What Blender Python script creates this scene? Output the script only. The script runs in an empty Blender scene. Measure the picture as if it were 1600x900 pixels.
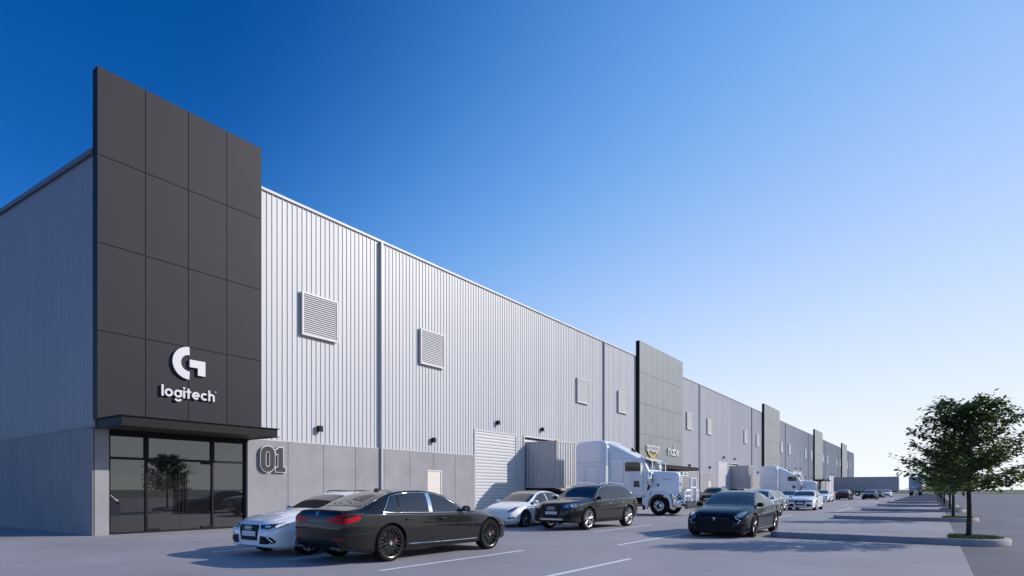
import bpy, bmesh, math, random
import numpy as np
from mathutils import Vector, Matrix
from mathutils.bvhtree import BVHTree
R = math.radians
scn = bpy.context.scene
C = scn.collection

# ------------------------------------------------------------------ camera, sky, sun, exposure
H_EYE = 1.47
cam_d = bpy.data.cameras.new('camera'); cam = bpy.data.objects.new('camera', cam_d); C.objects.link(cam)
cam_d.sensor_width = 36; cam_d.lens = 36 * 933 / 1600; cam_d.shift_y = 315 / 1600
cam_d.clip_start = 0.1; cam_d.clip_end = 20000
cam.location = (0, 0, H_EYE); cam.rotation_euler = (R(90), 0, R(35.27)); scn.camera = cam

SUN = Vector((1.0, 0.95, 0.66)).normalized()
w = bpy.data.worlds.new('World'); scn.world = w; w.use_nodes = True
nt = w.node_tree; nt.nodes.clear()
sky = nt.nodes.new('ShaderNodeTexSky'); sky.sky_type = 'NISHITA'; sky.sun_disc = False
sky.sun_elevation = math.asin(SUN.z); sky.sun_rotation = math.atan2(SUN.x, SUN.y)
sky.altitude = 0; sky.air_density = 1.0; sky.dust_density = 1.0; sky.ozone_density = 3.0
hs = nt.nodes.new('ShaderNodeHueSaturation'); hs.inputs['Saturation'].default_value = 1.42
def N(kind, **k):
    n = nt.nodes.new(kind)
    for a, v in k.items(): setattr(n, a, v)
    return n
def MA(op, a, b=None, c=None):
    n = N('ShaderNodeMath', operation=op)
    for i, v in enumerate((a, b, c)):
        if v is None: continue
        if isinstance(v, (int, float)): n.inputs[i].default_value = v
        else: nt.links.new(v, n.inputs[i])
    return n.outputs[0]
# bright haze low in the sky, wider on the sun's side
geo = N('ShaderNodeTexCoord'); sep = N('ShaderNodeSeparateXYZ'); nt.links.new(geo.outputs['Generated'], sep.inputs[0])
hl = math.hypot(SUN.x, SUN.y)
flat = MA('SQRT', MA('MAXIMUM', MA('SUBTRACT', 1.0, MA('MULTIPLY', sep.outputs[2], sep.outputs[2])), 1e-4))
caz = MA('DIVIDE', MA('ADD', MA('MULTIPLY', sep.outputs[0], SUN.x / hl), MA('MULTIPLY', sep.outputs[1], SUN.y / hl)), flat)
wid = MA('MAXIMUM', MA('MULTIPLY_ADD', caz, 0.29, 0.195), 0.07)
fac = MA('POWER', 2.71828, MA('MULTIPLY', MA('POWER', MA('DIVIDE', MA('MAXIMUM', sep.outputs[2], 0.0), wid), 1.4), -1.0))
tint = N('ShaderNodeMix', data_type='RGBA', blend_type='MULTIPLY'); tint.inputs[0].default_value = 1.0; tint.inputs[7].default_value = (0.70, 0.92, 1.33, 1)
mixh = N('ShaderNodeMix', data_type='RGBA'); mixh.inputs[7].default_value = (8.7, 9.1, 9.4, 1)
fac2 = MA('POWER', 2.71828, MA('MULTIPLY', MA('POWER', MA('DIVIDE', MA('MAXIMUM', sep.outputs[2], 0.0), MA('MULTIPLY', wid, 2.5)), 2.0), -1.0))
mixb = N('ShaderNodeMix', data_type='RGBA'); mixb.inputs[7].default_value = (0.85, 3.75, 9.0, 1)
bg = N('ShaderNodeBackground'); bg.inputs['Strength'].default_value = 0.11
out = N('ShaderNodeOutputWorld')
nt.links.new(sky.outputs[0], hs.inputs['Color']); nt.links.new(hs.outputs[0], tint.inputs[6]); nt.links.new(tint.outputs[2], mixb.inputs[6]); nt.links.new(fac2, mixb.inputs[0]); nt.links.new(mixb.outputs[2], mixh.inputs[6])
nt.links.new(fac, mixh.inputs[0]); nt.links.new(mixh.outputs[2], bg.inputs[0]); nt.links.new(bg.outputs[0], out.inputs[0])
sl = bpy.data.lights.new('sun', 'SUN'); so = bpy.data.objects.new('sun', sl); C.objects.link(so)
sl.energy = 4.6; sl.angle = R(0.5); sl.color = (1.0, 0.92, 0.86)
so.rotation_euler = SUN.to_track_quat('Z', 'Y').to_euler(); so.location = (40, 40, 60)
vs = scn.view_settings; vs.view_transform = 'Standard'; vs.look = 'None'; vs.gamma = 1; vs.exposure = 0.0; vs.use_curve_mapping = False

# ------------------------------------------------------------------ helpers: objects
def tag(o, label=None, cat=None, group=None, kind=None):
    if label: o['label'] = label
    if cat: o['category'] = cat
    if group: o['group'] = group
    if kind: o['kind'] = kind
    return o
def empty(name, loc=(0, 0, 0), rz=0.0):
    o = bpy.data.objects.new(name, None); C.objects.link(o); o.location = loc; o.rotation_euler = (0, 0, rz)
    o.empty_display_size = 0.3
    return o
def kids(o): return [c for c in bpy.data.objects if c.parent == o]
def copy_tree(o, parent=None, swap=None):
    c = o.copy(); C.objects.link(c); c.parent = parent
    if swap and c.type == 'MESH' and any(m in swap for m in c.data.materials):
        key = (c.data.name, tuple((a.name, b.name) for a, b in swap.items()))
        if key not in _swapped:
            d = c.data.copy()
            for i, m in enumerate(d.materials):
                if m in swap: d.materials[i] = swap[m]
            _swapped[key] = d
        c.data = _swapped[key]
    for ch in kids(o): copy_tree(ch, c, swap)
    return c
_swapped = {}

# ------------------------------------------------------------------ helpers: materials
def mat(name, col, rough=0.5, metal=0.0, var=0.0, vscale=3.0, bump=0.0, bscale=30.0, coat=0.0, ior=1.5, col2=None, emit=None, stretch=None, rvar=0.0):
    m = bpy.data.materials.new(name); m.use_nodes = True
    t = m.node_tree; b = t.nodes['Principled BSDF']
    b.inputs['Base Color'].default_value = (*col, 1); b.inputs['Roughness'].default_value = rough
    b.inputs['Metallic'].default_value = metal; b.inputs['IOR'].default_value = ior
    b.inputs['Coat Weight'].default_value = coat; b.inputs['Coat Roughness'].default_value = 0.03
    if emit: b.inputs['Emission Color'].default_value = (*emit[:3], 1); b.inputs['Emission Strength'].default_value = emit[3]
    src = None
    if var or bump or rvar:
        tc = t.nodes.new('ShaderNodeTexCoord'); mp = t.nodes.new('ShaderNodeMapping')
        t.links.new(tc.outputs['Object'], mp.inputs[0])
        if stretch: mp.inputs['Scale'].default_value = stretch
        src = mp.outputs[0]
    if var or rvar:
        n = t.nodes.new('ShaderNodeTexNoise'); n.inputs['Scale'].default_value = vscale; n.inputs['Detail'].default_value = 8; n.inputs['Roughness'].default_value = 0.62
        t.links.new(src, n.inputs['Vector'])
    if var:
        r = t.nodes.new('ShaderNodeValToRGB'); c2 = col2 or col
        r.color_ramp.elements[0].position = 0.3; r.color_ramp.elements[1].position = 0.7
        r.color_ramp.elements[0].color = (*[max(0, c * (1 - var)) for c in col], 1)
        r.color_ramp.elements[1].color = (*[min(1, c * (1 + var)) for c in c2], 1)
        t.links.new(n.outputs['Fac'], r.inputs[0]); t.links.new(r.outputs[0], b.inputs['Base Color'])
    if rvar:
        mr = t.nodes.new('ShaderNodeMapRange'); mr.inputs[3].default_value = max(0, rough - rvar); mr.inputs[4].default_value = min(1, rough + rvar)
        t.links.new(n.outputs['Fac'], mr.inputs[0]); t.links.new(mr.outputs[0], b.inputs['Roughness'])
    if bump:
        n2 = t.nodes.new('ShaderNodeTexNoise'); n2.inputs['Scale'].default_value = bscale; n2.inputs['Detail'].default_value = 6
        t.links.new(src, n2.inputs['Vector'])
        bp = t.nodes.new('ShaderNodeBump'); bp.inputs['Strength'].default_value = bump; bp.inputs['Distance'].default_value = 0.02
        t.links.new(n2.outputs['Fac'], bp.inputs['Height']); t.links.new(bp.outputs[0], b.inputs['Normal'])
    return m

M = {}
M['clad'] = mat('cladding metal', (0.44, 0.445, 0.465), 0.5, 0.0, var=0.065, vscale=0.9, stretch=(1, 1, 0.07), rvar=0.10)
M['clad_shaded'] = mat('shaded cladding metal', (0.25, 0.26, 0.29), 0.5, 0.0, var=0.05, vscale=0.35, stretch=(1, 1, 0.25))  # darker copy of the cladding metal, the side wall's shade put into its colour
M['plinth'] = mat('plinth concrete panel', (0.265, 0.26, 0.275), 0.8, var=0.10, vscale=0.9, bump=0.15, bscale=40)
M['joint'] = mat('joint black', (0.03, 0.03, 0.035), 0.8)
M['tower'] = mat('tower panel graphite', (0.029, 0.0285, 0.0345), 0.55, var=0.05, vscale=0.6, ior=1.22, rvar=0.05)
M['tower_light'] = mat('tower panel grey green', (0.185, 0.205, 0.212), 0.45, var=0.05, vscale=0.6, ior=1.5, rvar=0.05)
M['blackmetal'] = mat('black steel', (0.012, 0.0125, 0.014), 0.5, var=0.15, vscale=6, ior=1.22)
M['trim'] = mat('trim metal', (0.42, 0.425, 0.45), 0.4, var=0.05, vscale=1)
M['trim_dark'] = mat('roof trim dark', (0.11, 0.12, 0.14), 0.5, var=0.1, vscale=1)
M['glaze'] = mat('shop glass', (0.010, 0.011, 0.012), 0.015, ior=2.0)
M['white_letter'] = mat('white letter acrylic', (0.55, 0.55, 0.57), 0.5)
M['yellow_letter'] = mat('yellow letter acrylic', (0.55, 0.34, 0.03), 0.5)
M['grey_letter'] = mat('dark grey letter', (0.055, 0.055, 0.06), 0.6, ior=1.2)
M['shutter'] = mat('roller shutter white', (0.52, 0.52, 0.54), 0.5, var=0.05, vscale=1.2, stretch=(1, 1, 3))
M['door_cream'] = mat('door cream paint', (0.62, 0.58, 0.52), 0.5, var=0.04)
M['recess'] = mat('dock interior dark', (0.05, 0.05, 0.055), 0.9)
M['roof'] = mat('roof sheet', (0.5, 0.5, 0.52), 0.5)
M['vent'] = mat('vent metal', (0.46, 0.46, 0.475), 0.45)
M['asphalt'] = mat('lot pavement', (0.285, 0.27, 0.285), 0.8, var=0.10, vscale=0.22, bump=0.12, bscale=60, col2=(0.30, 0.283, 0.298), rvar=0.06)
M['asphalt_dark'] = mat('dark asphalt', (0.12, 0.118, 0.13), 0.68, var=0.12, vscale=0.3, bump=0.2, bscale=60)
M['kerb'] = mat('kerb concrete', (0.29, 0.275, 0.28), 0.8, var=0.12, vscale=2.5, bump=0.15)
M['islandtop'] = mat('island concrete', (0.29, 0.275, 0.29), 0.8, var=0.10, vscale=1.5, bump=0.15)
M['paintline'] = mat('road paint', (0.72, 0.72, 0.74), 0.55, var=0.10, vscale=7)
M['grass'] = mat('grass', (0.11, 0.145, 0.03), 0.9, var=0.5, vscale=8, bump=0.6, bscale=90)
M['field'] = mat('field', (0.05, 0.075, 0.028), 0.95, var=0.35, vscale=0.05)
M['bark'] = mat('bark', (0.035, 0.030, 0.027), 0.9, var=0.4, vscale=12, bump=0.6, bscale=40)
M['leaf'] = mat('leaf', (0.030, 0.054, 0.014), 0.6, var=0.5, vscale=2.5, col2=(0.055, 0.085, 0.02))
# leaves let light through
_t = M['leaf'].node_tree; _b = _t.nodes['Principled BSDF']; _tr = _t.nodes.new('ShaderNodeBsdfTranslucent'); _mx = _t.nodes.new('ShaderNodeMixShader'); _mx.inputs[0].default_value = 0.28
_tr.inputs[0].default_value = (0.09, 0.16, 0.02, 1); _o = next(n for n in _t.nodes if n.type == 'OUTPUT_MATERIAL')
_t.links.new(_b.outputs[0], _mx.inputs[1]); _t.links.new(_tr.outputs[0], _mx.inputs[2]); _t.links.new(_mx.outputs[0], _o.inputs[0])
# fine speckle and faint broad stains in the paving
def speckle(m, amt, sc, patch, psc):
    t = m.node_tree; b = t.nodes['Principled BSDF']; src = b.inputs['Base Color'].links[0].from_socket
    tc = t.nodes.new('ShaderNodeTexCoord'); n = t.nodes.new('ShaderNodeTexNoise'); n.inputs['Scale'].default_value = sc; n.inputs['Detail'].default_value = 3; t.links.new(tc.outputs['Object'], n.inputs['Vector'])
    n2 = t.nodes.new('ShaderNodeTexNoise'); n2.inputs['Scale'].default_value = psc; n2.inputs['Detail'].default_value = 10; n2.inputs['Roughness'].default_value = .7; n2.inputs['Distortion'].default_value = .6; t.links.new(tc.outputs['Object'], n2.inputs['Vector'])
    def mr(a, lo, hi):
        q = t.nodes.new('ShaderNodeMapRange'); q.inputs[1].default_value = .35; q.inputs[2].default_value = .65; q.inputs[3].default_value = lo; q.inputs[4].default_value = hi; t.links.new(a, q.inputs[0]); return q.outputs[0]
    mu = t.nodes.new('ShaderNodeMath'); mu.operation = 'MULTIPLY'; t.links.new(mr(n.outputs['Fac'], 1 - amt, 1 + amt), mu.inputs[0]); t.links.new(mr(n2.outputs['Fac'], 1 - patch, 1 + patch * .5), mu.inputs[1])
    mx = t.nodes.new('ShaderNodeMix'); mx.data_type = 'RGBA'; mx.blend_type = 'MULTIPLY'; mx.inputs[0].default_value = 1
    t.links.new(src, mx.inputs[6]); t.links.new(mu.outputs[0], mx.inputs[7]); t.links.new(mx.outputs[2], b.inputs['Base Color'])
speckle(M['asphalt'], .10, 45, .10, .35); speckle(M['asphalt_dark'], .14, 45, .14, .3); speckle(M['plinth'], .03, 25, .07, .8)
# vehicles
def paint(name, col, rough=0.3, metal=0.0): return mat(name, col, rough, metal, coat=(0.5 if col[2] > col[0] * 1.5 else 0.75) if max(col) < .05 else 1.0, ior=1.12 if max(col) < .05 else 1.5)
P = {}
P['black'] = paint('black car paint', (0.009, 0.009, 0.010), 0.3)
P['blackblue'] = paint('blue black car paint', (0.006, 0.009, 0.016), 0.3)
P['white'] = paint('white car paint', (0.82, 0.825, 0.83), 0.35)
P['olive'] = paint('dark olive car paint', (0.017, 0.018, 0.016), 0.3, 0.2)
P['bluegrey'] = paint('blue grey car paint', (0.16, 0.21, 0.25), 0.3, 0.4)
P['silver'] = paint('silver car paint', (0.42, 0.44, 0.46), 0.3, 0.5)
P['truck'] = paint('truck white paint', (0.80, 0.81, 0.84), 0.3)
M['carglass'] = mat('car glass', (0.012, 0.013, 0.015), 0.01, ior=1.75)
M['tyre'] = mat('tyre rubber', (0.010, 0.010, 0.010), 0.85, bump=0.2, bscale=60, ior=1.25)
M['rim_black'] = mat('black alloy', (0.012, 0.012, 0.013), 0.25, 0.3, coat=0.5)
M['rim_silver'] = mat('silver alloy', (0.55, 0.55, 0.57), 0.25, 0.9)
M['rim_dark'] = mat('dark grey alloy', (0.10, 0.10, 0.11), 0.3, 0.8)
M['chrome'] = mat('chrome', (0.80, 0.81, 0.83), 0.08, 1.0)
M['plastic'] = mat('black plastic', (0.007, 0.007, 0.008), 0.5, ior=1.25)
M['well'] = mat('wheel well', (0.006, 0.006, 0.006), 0.9)
M['redlamp'] = mat('red lamp', (0.42, 0.008, 0.010), 0.12, ior=1.25)
M['lamp'] = mat('lamp glass', (0.25, 0.28, 0.33), 0.05, 0.6, coat=1.0)
M['lampdark'] = mat('dark lamp glass', (0.03, 0.033, 0.04), 0.05, 0.2, coat=1.0)
M['lampwhite'] = mat('lamp reflector', (0.75, 0.78, 0.82), 0.12, 0.4, coat=1.0)
M['caliper'] = mat('red caliper', (0.35, 0.01, 0.012), 0.35)
M['disc'] = mat('brake disc', (0.22, 0.22, 0.23), 0.35, 1.0)
M['plate'] = mat('number plate', (0.70, 0.71, 0.74), 0.4)
M['blue'] = mat('emblem blue', (0.02, 0.10, 0.40), 0.3)
M['amber'] = mat('amber lamp', (0.65, 0.22, 0.03), 0.2, coat=1.0)
M['container'] = mat('container steel', (0.45, 0.445, 0.455), 0.5, var=0.08, vscale=1.2, stretch=(1, 1, 0.4))
M['trailer'] = mat('trailer grey panel', (0.36, 0.36, 0.39), 0.5, var=0.05, vscale=0.8)
M['trailer_blue'] = mat('trailer blue grey panel', (0.33, 0.42, 0.58), 0.5, var=0.05, vscale=0.8)
M['yellow'] = mat('yellow paint', (0.70, 0.46, 0.03), 0.5)

# ------------------------------------------------------------------ helpers: mesh builder
class MB:
    def __init__(s): s.v = []; s.f = []; s.m = []
    def add(s, vs, fs, mi=0):
        b = len(s.v); s.v += [tuple(v) for v in vs]
        for f in fs: s.f.append(tuple(i + b for i in f)); s.m.append(mi)
    def box(s, x0, x1, y0, y1, z0, z1, mi=0, bev=0.0, seg=1):
        if x0 > x1: x0, x1 = x1, x0
        if y0 > y1: y0, y1 = y1, y0
        if z0 > z1: z0, z1 = z1, z0
        if bev <= 0:
            vs = [(x, y, z) for x in (x0, x1) for y in (y0, y1) for z in (z0, z1)]
            s.add(vs, [(0, 1, 3, 2), (4, 6, 7, 5), (0, 4, 5, 1), (2, 3, 7, 6), (0, 2, 6, 4), (1, 5, 7, 3)], mi); return
        bm = bmesh.new(); bmesh.ops.create_cube(bm, size=1)
        for v in bm.verts: v.co = Vector(((x0 + x1) / 2 + v.co.x * (x1 - x0), (y0 + y1) / 2 + v.co.y * (y1 - y0), (z0 + z1) / 2 + v.co.z * (z1 - z0)))
        bmesh.ops.bevel(bm, geom=bm.edges[:], offset=min(bev, 0.45 * min(x1 - x0, y1 - y0, z1 - z0)), segments=seg, affect='EDGES', profile=0.5)
        s.bm(bm, mi)
    def bm(s, bm, mi=0):
        bm.verts.index_update()
        s.add([v.co[:] for v in bm.verts], [[v.index for v in f.verts] for f in bm.faces], mi); bm.free()
    def prism(s, poly, axis, a0, a1, mi=0, bev=0.0):
        n = len(poly)
        def p(q, a):
            if axis == 'x': return (a, q[0], q[1])
            if axis == 'y': return (q[0], a, q[1])
            return (q[0], q[1], a)
        if bev > 0:
            bm = bmesh.new(); A = [bm.verts.new(p(q, a0)) for q in poly]; B = [bm.verts.new(p(q, a1)) for q in poly]
            bm.faces.new(A); bm.faces.new(B[::-1])
            for i in range(n): bm.faces.new((A[i], B[i], B[(i + 1) % n], A[(i + 1) % n]))
            bmesh.ops.recalc_face_normals(bm, faces=bm.faces[:])
            bmesh.ops.bevel(bm, geom=bm.edges[:], offset=bev, segments=2, affect='EDGES', profile=0.5)
            s.bm(bm, mi); return
        vs = [p(q, a0) for q in poly] + [p(q, a1) for q in poly]
        fs = [tuple(range(n)), tuple(range(2 * n - 1, n - 1, -1))] + [(i, i + n, (i + 1) % n + n, (i + 1) % n) for i in range(n)]
        s.add(vs, fs, mi)
    def tube(s, pts, r, n=8, mi=0, closed=False):
        pts = [Vector(p) for p in pts]; k = len(pts); rings = []
        rs = r if isinstance(r, (list, tuple)) else [r] * k
        up = None
        for i in range(k):
            a = pts[(i - 1) % k] if (closed or i > 0) else pts[i]; b = pts[(i + 1) % k] if (closed or i < k - 1) else pts[i]
            t = (b - a).normalized()
            if up is None:
                up = Vector((0, 0, 1)) if abs(t.z) < 0.9 else Vector((1, 0, 0))
            u = t.cross(up).normalized(); up = u.cross(t).normalized()
            rings.append([pts[i] + (u * math.cos(q) + up * math.sin(q)) * rs[i] for q in [2 * math.pi * j / n for j in range(n)]])
        vs = [p for ring in rings for p in ring]; fs = []
        for i in range(k if closed else k - 1):
            for j in range(n):
                a = i * n; b = ((i + 1) % k) * n
                fs.append((a + j, a + (j + 1) % n, b + (j + 1) % n, b + j))
        if not closed:
            fs.append(tuple(range(n))[::-1]); fs.append(tuple((k - 1) * n + j for j in range(n)))
        s.add(vs, fs, mi)
    def lathe(s, prof, axis='y', c=(0, 0, 0), n=32, mi=0, closed=True):
        vs = []; fs = []; k = len(prof)
        for j in range(n):
            q = 2 * math.pi * j / n; cq, sq = math.cos(q), math.sin(q)
            for r, t in prof:
                if axis == 'y': vs.append((c[0] + r * cq, c[1] + t, c[2] + r * sq))
                elif axis == 'x': vs.append((c[0] + t, c[1] + r * cq, c[2] + r * sq))
                else: vs.append((c[0] + r * cq, c[1] + r * sq, c[2] + t))
        for j in range(n):
            a = j * k; b = ((j + 1) % n) * k
            for i in range(k if closed else k - 1):
                i2 = (i + 1) % k
                fs.append((a + i, a + i2, b + i2, b + i))
        s.add(vs, fs, mi)
    def disc(s, r, axis='y', c=(0, 0, 0), t0=0, t1=0.01, n=24, mi=0):
        s.lathe([(0.0001, t0), (r, t0), (r, t1), (0.0001, t1)], axis, c, n, mi)
    def build(s, name, mats, parent=None, loc=(0, 0, 0), smooth=32, fix=True, rz=0.0):
        me = bpy.data.meshes.new(name); me.from_pydata(s.v, [], s.f)
        if not isinstance(mats, (list, tuple)): mats = [mats]
        for m in mats: me.materials.append(m)
        if len(mats) > 1: me.polygons.foreach_set('material_index', s.m)
        if fix:
            bm = bmesh.new(); bm.from_mesh(me); bmesh.ops.recalc_face_normals(bm, faces=bm.faces[:]); bm.to_mesh(me); bm.free()
        if smooth:
            me.polygons.foreach_set('use_smooth', [True] * len(me.polygons)); me.set_sharp_from_angle(angle=R(smooth))
        me.update()
        o = bpy.data.objects.new(name, me); C.objects.link(o); o.parent = parent; o.location = loc; o.rotation_euler = (0, 0, rz)
        return o

# ------------------------------------------------------------------ helpers: lettering made of strokes
def arc(cx, cy, r, a0, a1, n=22, ry=None):
    ry = ry or r
    return [(cx + r * math.cos(R(a0 + (a1 - a0) * i / n)), cy + ry * math.sin(R(a0 + (a1 - a0) * i / n))) for i in range(n + 1)]
def stroke_poly(pts, wd, closed=False):
    n = len(pts); L = []; Rr = []
    for i in range(n):
        p = Vector(pts[i])
        a = Vector(pts[(i - 1) % n]) if (closed or i > 0) else None; b = Vector(pts[(i + 1) % n]) if (closed or i < n - 1) else None
        d1 = (p - a).normalized() if a is not None else (b - p).normalized(); d2 = (b - p).normalized() if b is not None else d1
        n1 = Vector((-d1.y, d1.x)); n2 = Vector((-d2.y, d2.x)); m = (n1 + n2)
        m = m.normalized() if m.length > 1e-5 else n1
        k = wd / 2 / max(0.35, m.dot(n1))
        L.append(p + m * k); Rr.append(p - m * k)
    return L, Rr
def stroke(mb, pts, wd, place, d0, d1, closed=False, mi=0):
    """extruded ribbon; place(s, z, depth) -> xyz"""
    L, Rr = stroke_poly(pts, wd, closed); n = len(L); vs = []
    for i in range(n):
        for q in (L[i], Rr[i]):
            vs.append(place(q[0], q[1], d0)); vs.append(place(q[0], q[1], d1))
    fs = []
    for i in range(n if closed else n - 1):
        a = 4 * i; b = 4 * ((i + 1) % n)
        fs += [(a + 1, b + 1, b + 3, a + 3), (a, a + 2, b + 2, b), (a, b, b + 1, a + 1), (a + 2, a + 3, b + 3, b + 2)]
    if not closed:
        fs += [(0, 1, 3, 2), (4 * n - 4, 4 * n - 2, 4 * n - 1, 4 * n - 3)]
    mb.add(vs, fs, mi)
def glyph(ch, w):
    """strokes of a geometric letter of x-height 1 -> (advance, [(pts, closed)])"""
    h = w / 2; r = 0.5 - h
    if ch == 'l': return w, [([(h, 0), (h, 1.42)], 0)]
    if ch == 'i': return w, [([(h, 0), (h, 1.0)], 0), ([(h, 1.16), (h, 1.16 + w)], 0)]
    if ch == 'o': return 1.0, [(arc(.5, .5, r, 0, 360 - 12, 29), 1)]
    if ch == 'c': return 0.88, [(arc(.5, .5, r, 48, 312, 26), 0)]
    if ch == 'e': return 1.0, [(arc(.5, .5, r, 0, 315, 28), 0), ([(h * 1.5, .5), (1.0 - h * .2, .5)], 0)]
    if ch == 'a': return 1.0, [(arc(.5, .5, r, 0, 348, 29), 1), ([(1 - h, 0), (1 - h, 1.0)], 0)]
    if ch == 'b': return 1.0, [(arc(.5, .5, r, 0, 348, 29), 1), ([(h, 0), (h, 1.42)], 0)]
    if ch == 'g': return 1.0, [(arc(.5, .5, r, 0, 348, 29), 1), ([(1 - h, .15), (1 - h, 1.0)], 0), (arc(.5, -.02, r, 205, 335, 18), 0)]
    if ch == 't': return 0.62, [([(.31, 0), (.31, 1.3)], 0), ([(0, 1 - h), (.62, 1 - h)], 0)]
    if ch == 'h': return 0.86, [([(h, 0), (h, 1.42)], 0), ([(h, .45)] + arc(.43, 1 - .43, .43 - h, 180, 0, 16) + [(.86 - h, 0)], 0)]
    if ch == 'n': return 0.86, [([(h, 0), (h, 1.0)], 0), ([(h, .45)] + arc(.43, 1 - .43, .43 - h, 180, 0, 16) + [(.86 - h, 0)], 0)]
    if ch == 'm':
        q = .37
        return 4 * q - w, [([(h, 0), (h, 1.0)], 0), ([(h, .45)] + arc(q, 1 - q, q - h, 180, 0, 14) + [(2 * q - h, 0)], 0),
                           ([(2 * q - h, .45)] + arc(3 * q - w, 1 - q, q - h, 180, 0, 14) + [(4 * q - w - h, 0)], 0)]
    if ch == 'z': return 0.8, [([(0.02, 1 - h), (.78, 1 - h)], 0), ([(.66, 1 - h * 1.3), (.14, h * 1.3)], 0), ([(0.02, h), (.8, h)], 0)]
def word(mb, text, w, place, width, d0, d1, gap=0.16, mi=0):
    adv = []; x = 0
    for ch in text:
        a, st = glyph(ch, w); adv.append((x, st)); x += a + gap
    sc = width / (x - gap); k = 0
    for x0, st in adv:
        for pts, cl in st:
            k += 1
            stroke(mb, [((x0 + p[0]) * sc, p[1] * sc) for p in pts], w * sc, place, d0, d1 + 0.0011 * (k % 4), bool(cl), mi)
    return sc
# ================================================================== ground
def sheet(name, x0, x1, y0, y1, z, m, cuts=1):
    mb = MB(); mb.add([(x0, y0, z), (x1, y0, z), (x1, y1, z), (x0, y1, z)], [(0, 1, 2, 3)])
    return tag(mb.build(name, m, fix=False, smooth=0), kind='structure')
sheet('ground', -6000, 6000, -6000, 6000, -0.012, M['field'])
sheet('road', 0.5, 70, -70, 223, -0.004, M['asphalt_dark'])
sheet('parking_lot', -90, 0.55, -70, 226, 0.0, M['asphalt'])

# painted lane dashes (start and end on the ground)
def line_seg(a, b, wd=0.12):
    a = Vector((*a, 0.004)); b = Vector((*b, 0.004)); d = (b - a).normalized(); n = Vector((-d.y, d.x, 0)) * wd / 2
    mb = MB(); mb.add([a - n, a + n, b + n, b - n], [(0, 1, 2, 3)]); 
    return tag(mb.build('lane_marking', M['paintline'], fix=False, smooth=0), kind='structure')
def gpt(px, py, z=0.0):
    Z = 933 * (H_EYE - z) / (py - 765); lat = (px - 800) / 933 * Z; a = R(35.27)
    return (-Z * math.sin(a) + lat * math.cos(a), Z * math.cos(a) + lat * math.sin(a))
for a, b in [((-8.2, 7.43), (-8.11, 11.95)), ((-5.42, 4.2), (-5.27, 11.83)), ((-9.6, 18.47), (-9.62, 23.74)), ((-6.69, 31.8), (-6.67, 37.28)), ((-5.36, 44.21), (-5.44, 55.72)),
             ((-6.95, 62.28), (-6.99, 68.1)), ((-13.86, 7.4), (-14.1, 11.5)), ((-11.03, 7.5), (-11.2, 11.5)), ((-12.0, 30.8), (-12.35, 36.06)), ((-6.83, 14.5), (-6.77, 19.34)),
             ((-9.6, 46), (-9.6, 51.5)), ((-9.6, 72), (-9.6, 78)), ((-5.4, 76), (-5.4, 84)), ((-6.97, 92), (-6.97, 99)), ((-5.4, 106), (-5.4, 114)), ((-9.6, 110), (-9.6, 117))]:
    line_seg(a, b)

# ================================================================== tree islands
ISL = [20.6 + 14.2 * k for k in range(15)]
def island_outline(x0, x1, hw, n=14):
    pts = []
    for i in range(n + 1):
        q = R(-90 + 180 * i / n); pts.append((x1 - hw + hw * 1.0 * math.cos(q), hw * math.sin(q)))
    r = 0.45
    for cx, cy, a0 in ((x0 + r, hw - r, 90), (x0 + r, -hw + r, 180)):
        for i in range(6): q = R(a0 + 90 * i / 5); pts.append((cx + r * math.cos(q), cy + r * math.sin(q)))
    return pts
HK = 0.17
def build_island(y, rnd):
    o = island_outline(-4.2, 1.68, 1.0); inn = [(-4.2 + 0.16 + (p[0] + 4.2) * (5.88 - .32) / 5.88, p[1] * 0.84) for p in o]
    o2 = [(-4.2 + 0.03 + (p[0] + 4.2) * (5.88 - .06) / 5.88, p[1] * 0.965) for p in o]
    n = len(o); mb = MB()
    vs = [(p[0], p[1], 0.0) for p in o] + [(p[0], p[1], HK - .035) for p in o] + [(p[0], p[1], HK) for p in o2] + [(p[0], p[1], HK) for p in inn] + [(p[0], p[1], HK - .05) for p in inn]
    fs = [(k * n + i, k * n + (i + 1) % n, (k + 1) * n + (i + 1) % n, (k + 1) * n + i) for k in range(4) for i in range(n)]
    mb.add(vs, fs)
    k = tag(mb.build('kerb', M['kerb'], loc=(0, y, 0), smooth=50), kind='structure')
    # concrete infill left, grass right
    xm = 0.30
    top = [p for p in inn if p[0] < xm]; top2 = [p for p in inn if p[0] >= xm]
    def ordr(ps): return sorted(ps, key=lambda p: math.atan2(p[1], p[0] - sum(q[0] for q in ps) / len(ps)))
    hwm = 0.84
    A = ordr(top + [(xm, -hwm), (xm, hwm)]); B = ordr(top2 + [(xm + .002, -hwm), (xm + .002, hwm)])
    mb = MB(); mb.prism(A, 'z', HK - 0.1, HK - 0.006); tag(mb.build('pavement', M['islandtop'], loc=(0, y, 0), smooth=0), kind='structure')
    mb = MB(); mb.prism(B, 'z', HK - 0.1, HK + 0.0); 
    # short grass blades
    for i in range(2600 if y < 60 else 400):
        x = rnd.uniform(xm + .02, 1.5); yy = rnd.uniform(-.82, .82)
        if x > 0.70 and math.hypot(x - 0.70, yy) > .80: continue
        h = rnd.uniform(.03, .075); a = rnd.uniform(0, 6.28); wd = .009 if y < 40 else .02; dx, dy = wd * math.cos(a), wd * math.sin(a); lx, ly = rnd.uniform(-.04, .04), rnd.uniform(-.04, .04)
        mb.add([(x - dx, yy - dy, HK - .002), (x + dx, yy + dy, HK - .002), (x + lx, yy + ly, HK + h)], [(0, 1, 2)])
    tag(mb.build('grass', M['grass'], loc=(0, y, 0), smooth=0, fix=False), 'grass on the kerbed tree islands', 'grass', kind='stuff')
_r = random.Random(4)
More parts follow.
